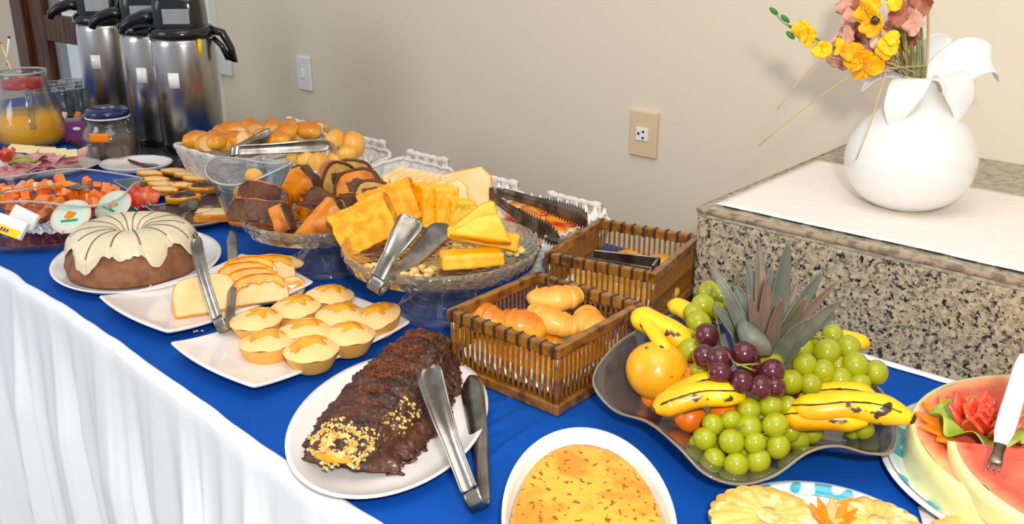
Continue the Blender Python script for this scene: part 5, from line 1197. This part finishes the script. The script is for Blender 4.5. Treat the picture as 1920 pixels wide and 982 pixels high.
# ---------------------------------------------------------------- flasks
def flask(lab, c, rz, tilt=0, hand=False, bail=False, sc=1., fr=True):
    t = thing('pump_flask', lab, 'flask', (c[0], c[1], .001), rz, 'steel pump flasks')
    obj('steel_body', M().lathe([(.068, .022), (.070, .025), (.070, .20), (.069, .245), (.066, .262), (.060, .266)], 64), mt['flask'], t)
    obj('base', M().lathe([(0, 0), (.066, 0), (.070, .003), (.070, .021), (.067, .025), (0, .025)], 48), mt['black'], t)
    obj('collar', M().lathe([(.060, .262), (.072, .262), (.074, .266), (.073, .278), (.066, .284), (0, .286)], 48), mt['black'], t)
    def hf(u, v):
        a = u*2*pi; c_, s_ = cos(a), sin(a); q = (abs(c_)**4+abs(s_)**4)**(-.25)
        k = [1.0, 1.0, .98, .94, .84, .55, 0][int(round(v*6))]; zz = [.280, .300, .325, .342, .352, .358, .359][int(round(v*6))]
        return (c_*q*.056*k, s_*q*.050*k, zz)
    ph_ = obj('pump_head', M().grid(hf, 40, 6, True), mt['black'], t, sub=1)
    obj('chrome_band', M().box(.058, .004, .034, (.004, -.050, .308)), mt['flask'], ph_, smooth=False, bevel=.006, label='shiny chrome front panel')
    sp = [(-.045, -.010, .300), (-.075, -.014, .306), (-.100, -.016, .298), (-.120, -.018, .284), (-.124, -.018, .272)]
    obj('spout', M().tube(sp, [.018, .018, .017, .014, .010], 12, flat=.75), mt['black'], ph_)
    if hand: obj('handle', M().tube([(.062, -.01, .276), (.092, -.01, .268), (.108, -.012, .235), (.112, -.012, .205), (.100, -.012, .212), (.088, -.012, .240), (.070, -.01, .258)], [.010, .009, .008, .009, .007, .006, .006], 10), mt['black'], t)
    if bail: obj('bail_handle', M().tube([(-.066+.0*k, .02, .270) if k == 0 else (-.066*cos(k/14*pi)-.03*sin(k/14*pi), .02, .270+.085*sin(k/14*pi)) for k in range(15)], .007, 8), mt['black'], t)
    a0 = -pi/2-.05
    obj('paper_label', M().grid(lambda u, v: (.0705*cos(a0+u*.36-.3), .0705*sin(a0+u*.36-.3), .155+v*.034), 6, 2), mt['platew'], t, solid=.0003)
    obj('yellow_sticker', M().grid(lambda u, v: (.0706*cos(a0+.75+u*.14), .0706*sin(a0+.75+u*.14), .225+v*.035), 4, 2), mt['yel'], t, solid=.0003)
    return t
flask('steel pump flask in front with black handle, nearest the bread trays', (-2.035, 1.185), HD+R(4), hand=True)
flask('steel pump flask in the middle, half hidden behind the front one', (-2.155, 1.175), HD+R(4), bail=True)
flask('steel pump flask at the back left, behind the cocoa jar', (-2.42, 1.20), HD+R(4))
# tumblers
tb = thing('glass_tumbler', 'x', 'glass', group='tumblers beside the flasks')
obj('rim_highlight', M().tube([(.0308*cos(k/24*2*pi), .0308*sin(k/24*2*pi), .085) for k in range(25)], .0011, 5, caps=False), mt['glass_highlight'], tb)
obj('glass_wall', M().lathe([(0, .006), (.022, .006), (.028, .075), (.030, .085), (.0315, .085), (.030, .075), (.025, .0), (0, 0)], 24, rf=lambda a, r, z: 1+(.03*cos(a*12) if z < .07 else 0)), mt['glass'], tb)
for i, (px, py, lb) in enumerate([(95, 222, 'front left'), (125, 218, 'front middle'), (155, 214, 'front right'), (110, 205, 'back left'), (140, 200, 'back middle'), (168, 198, 'back right, against the flask')]):
    put(tb, used, at(px, py+8, 0), (0, 0, 0), 'faceted glass tumbler left of the flasks, %s' % lb)
pk = thing('purple_packet', 'purple packet with white print standing left of the cocoa jar', 'packet', at(145, 268, 0), (R(-12), 0, HD+R(6)))
obj('packet', M().box(.050, .018, .050, (0, 0, .026)), mt['purple'], pk, smooth=False, bevel=.003)
obj('white_print', M().ball(.010, .0008, .004, (.004, -.0095, .034), 10), mt['platew'], pk)
pk = thing('tea_box', 'low grey-brown box of sachets behind the purple packet', 'box', at(125, 245, 0), HD+R(8))
obj('box', M().box(.09, .05, .035, (0, 0, .0185)), mt['grey'], pk, smooth=False, bevel=.002)
for k in range(5): obj('sachet', M().box(.012, .036, .006, (-.032+k*.016, 0, .040), (.1, .3, .2)), [mt['maroon'], mt['orangep'], mt['paper']][k % 3], pk, smooth=False, bevel=.0006)
dk = thing('dark_serving_tray', 'large dark tray under the flasks, jar and glasses at the far end', 'tray', (-2.38, 1.135, 0))
obj('base', M().box(.93, .235, .003, (0, 0, .0022)), mt['dplate'], dk, smooth=False)
for y in (-.1175, .1175): obj('rim', M().box(.94, .006, .010, (0, y, .005)), mt['wood'], dk, smooth=False, bevel=.002)
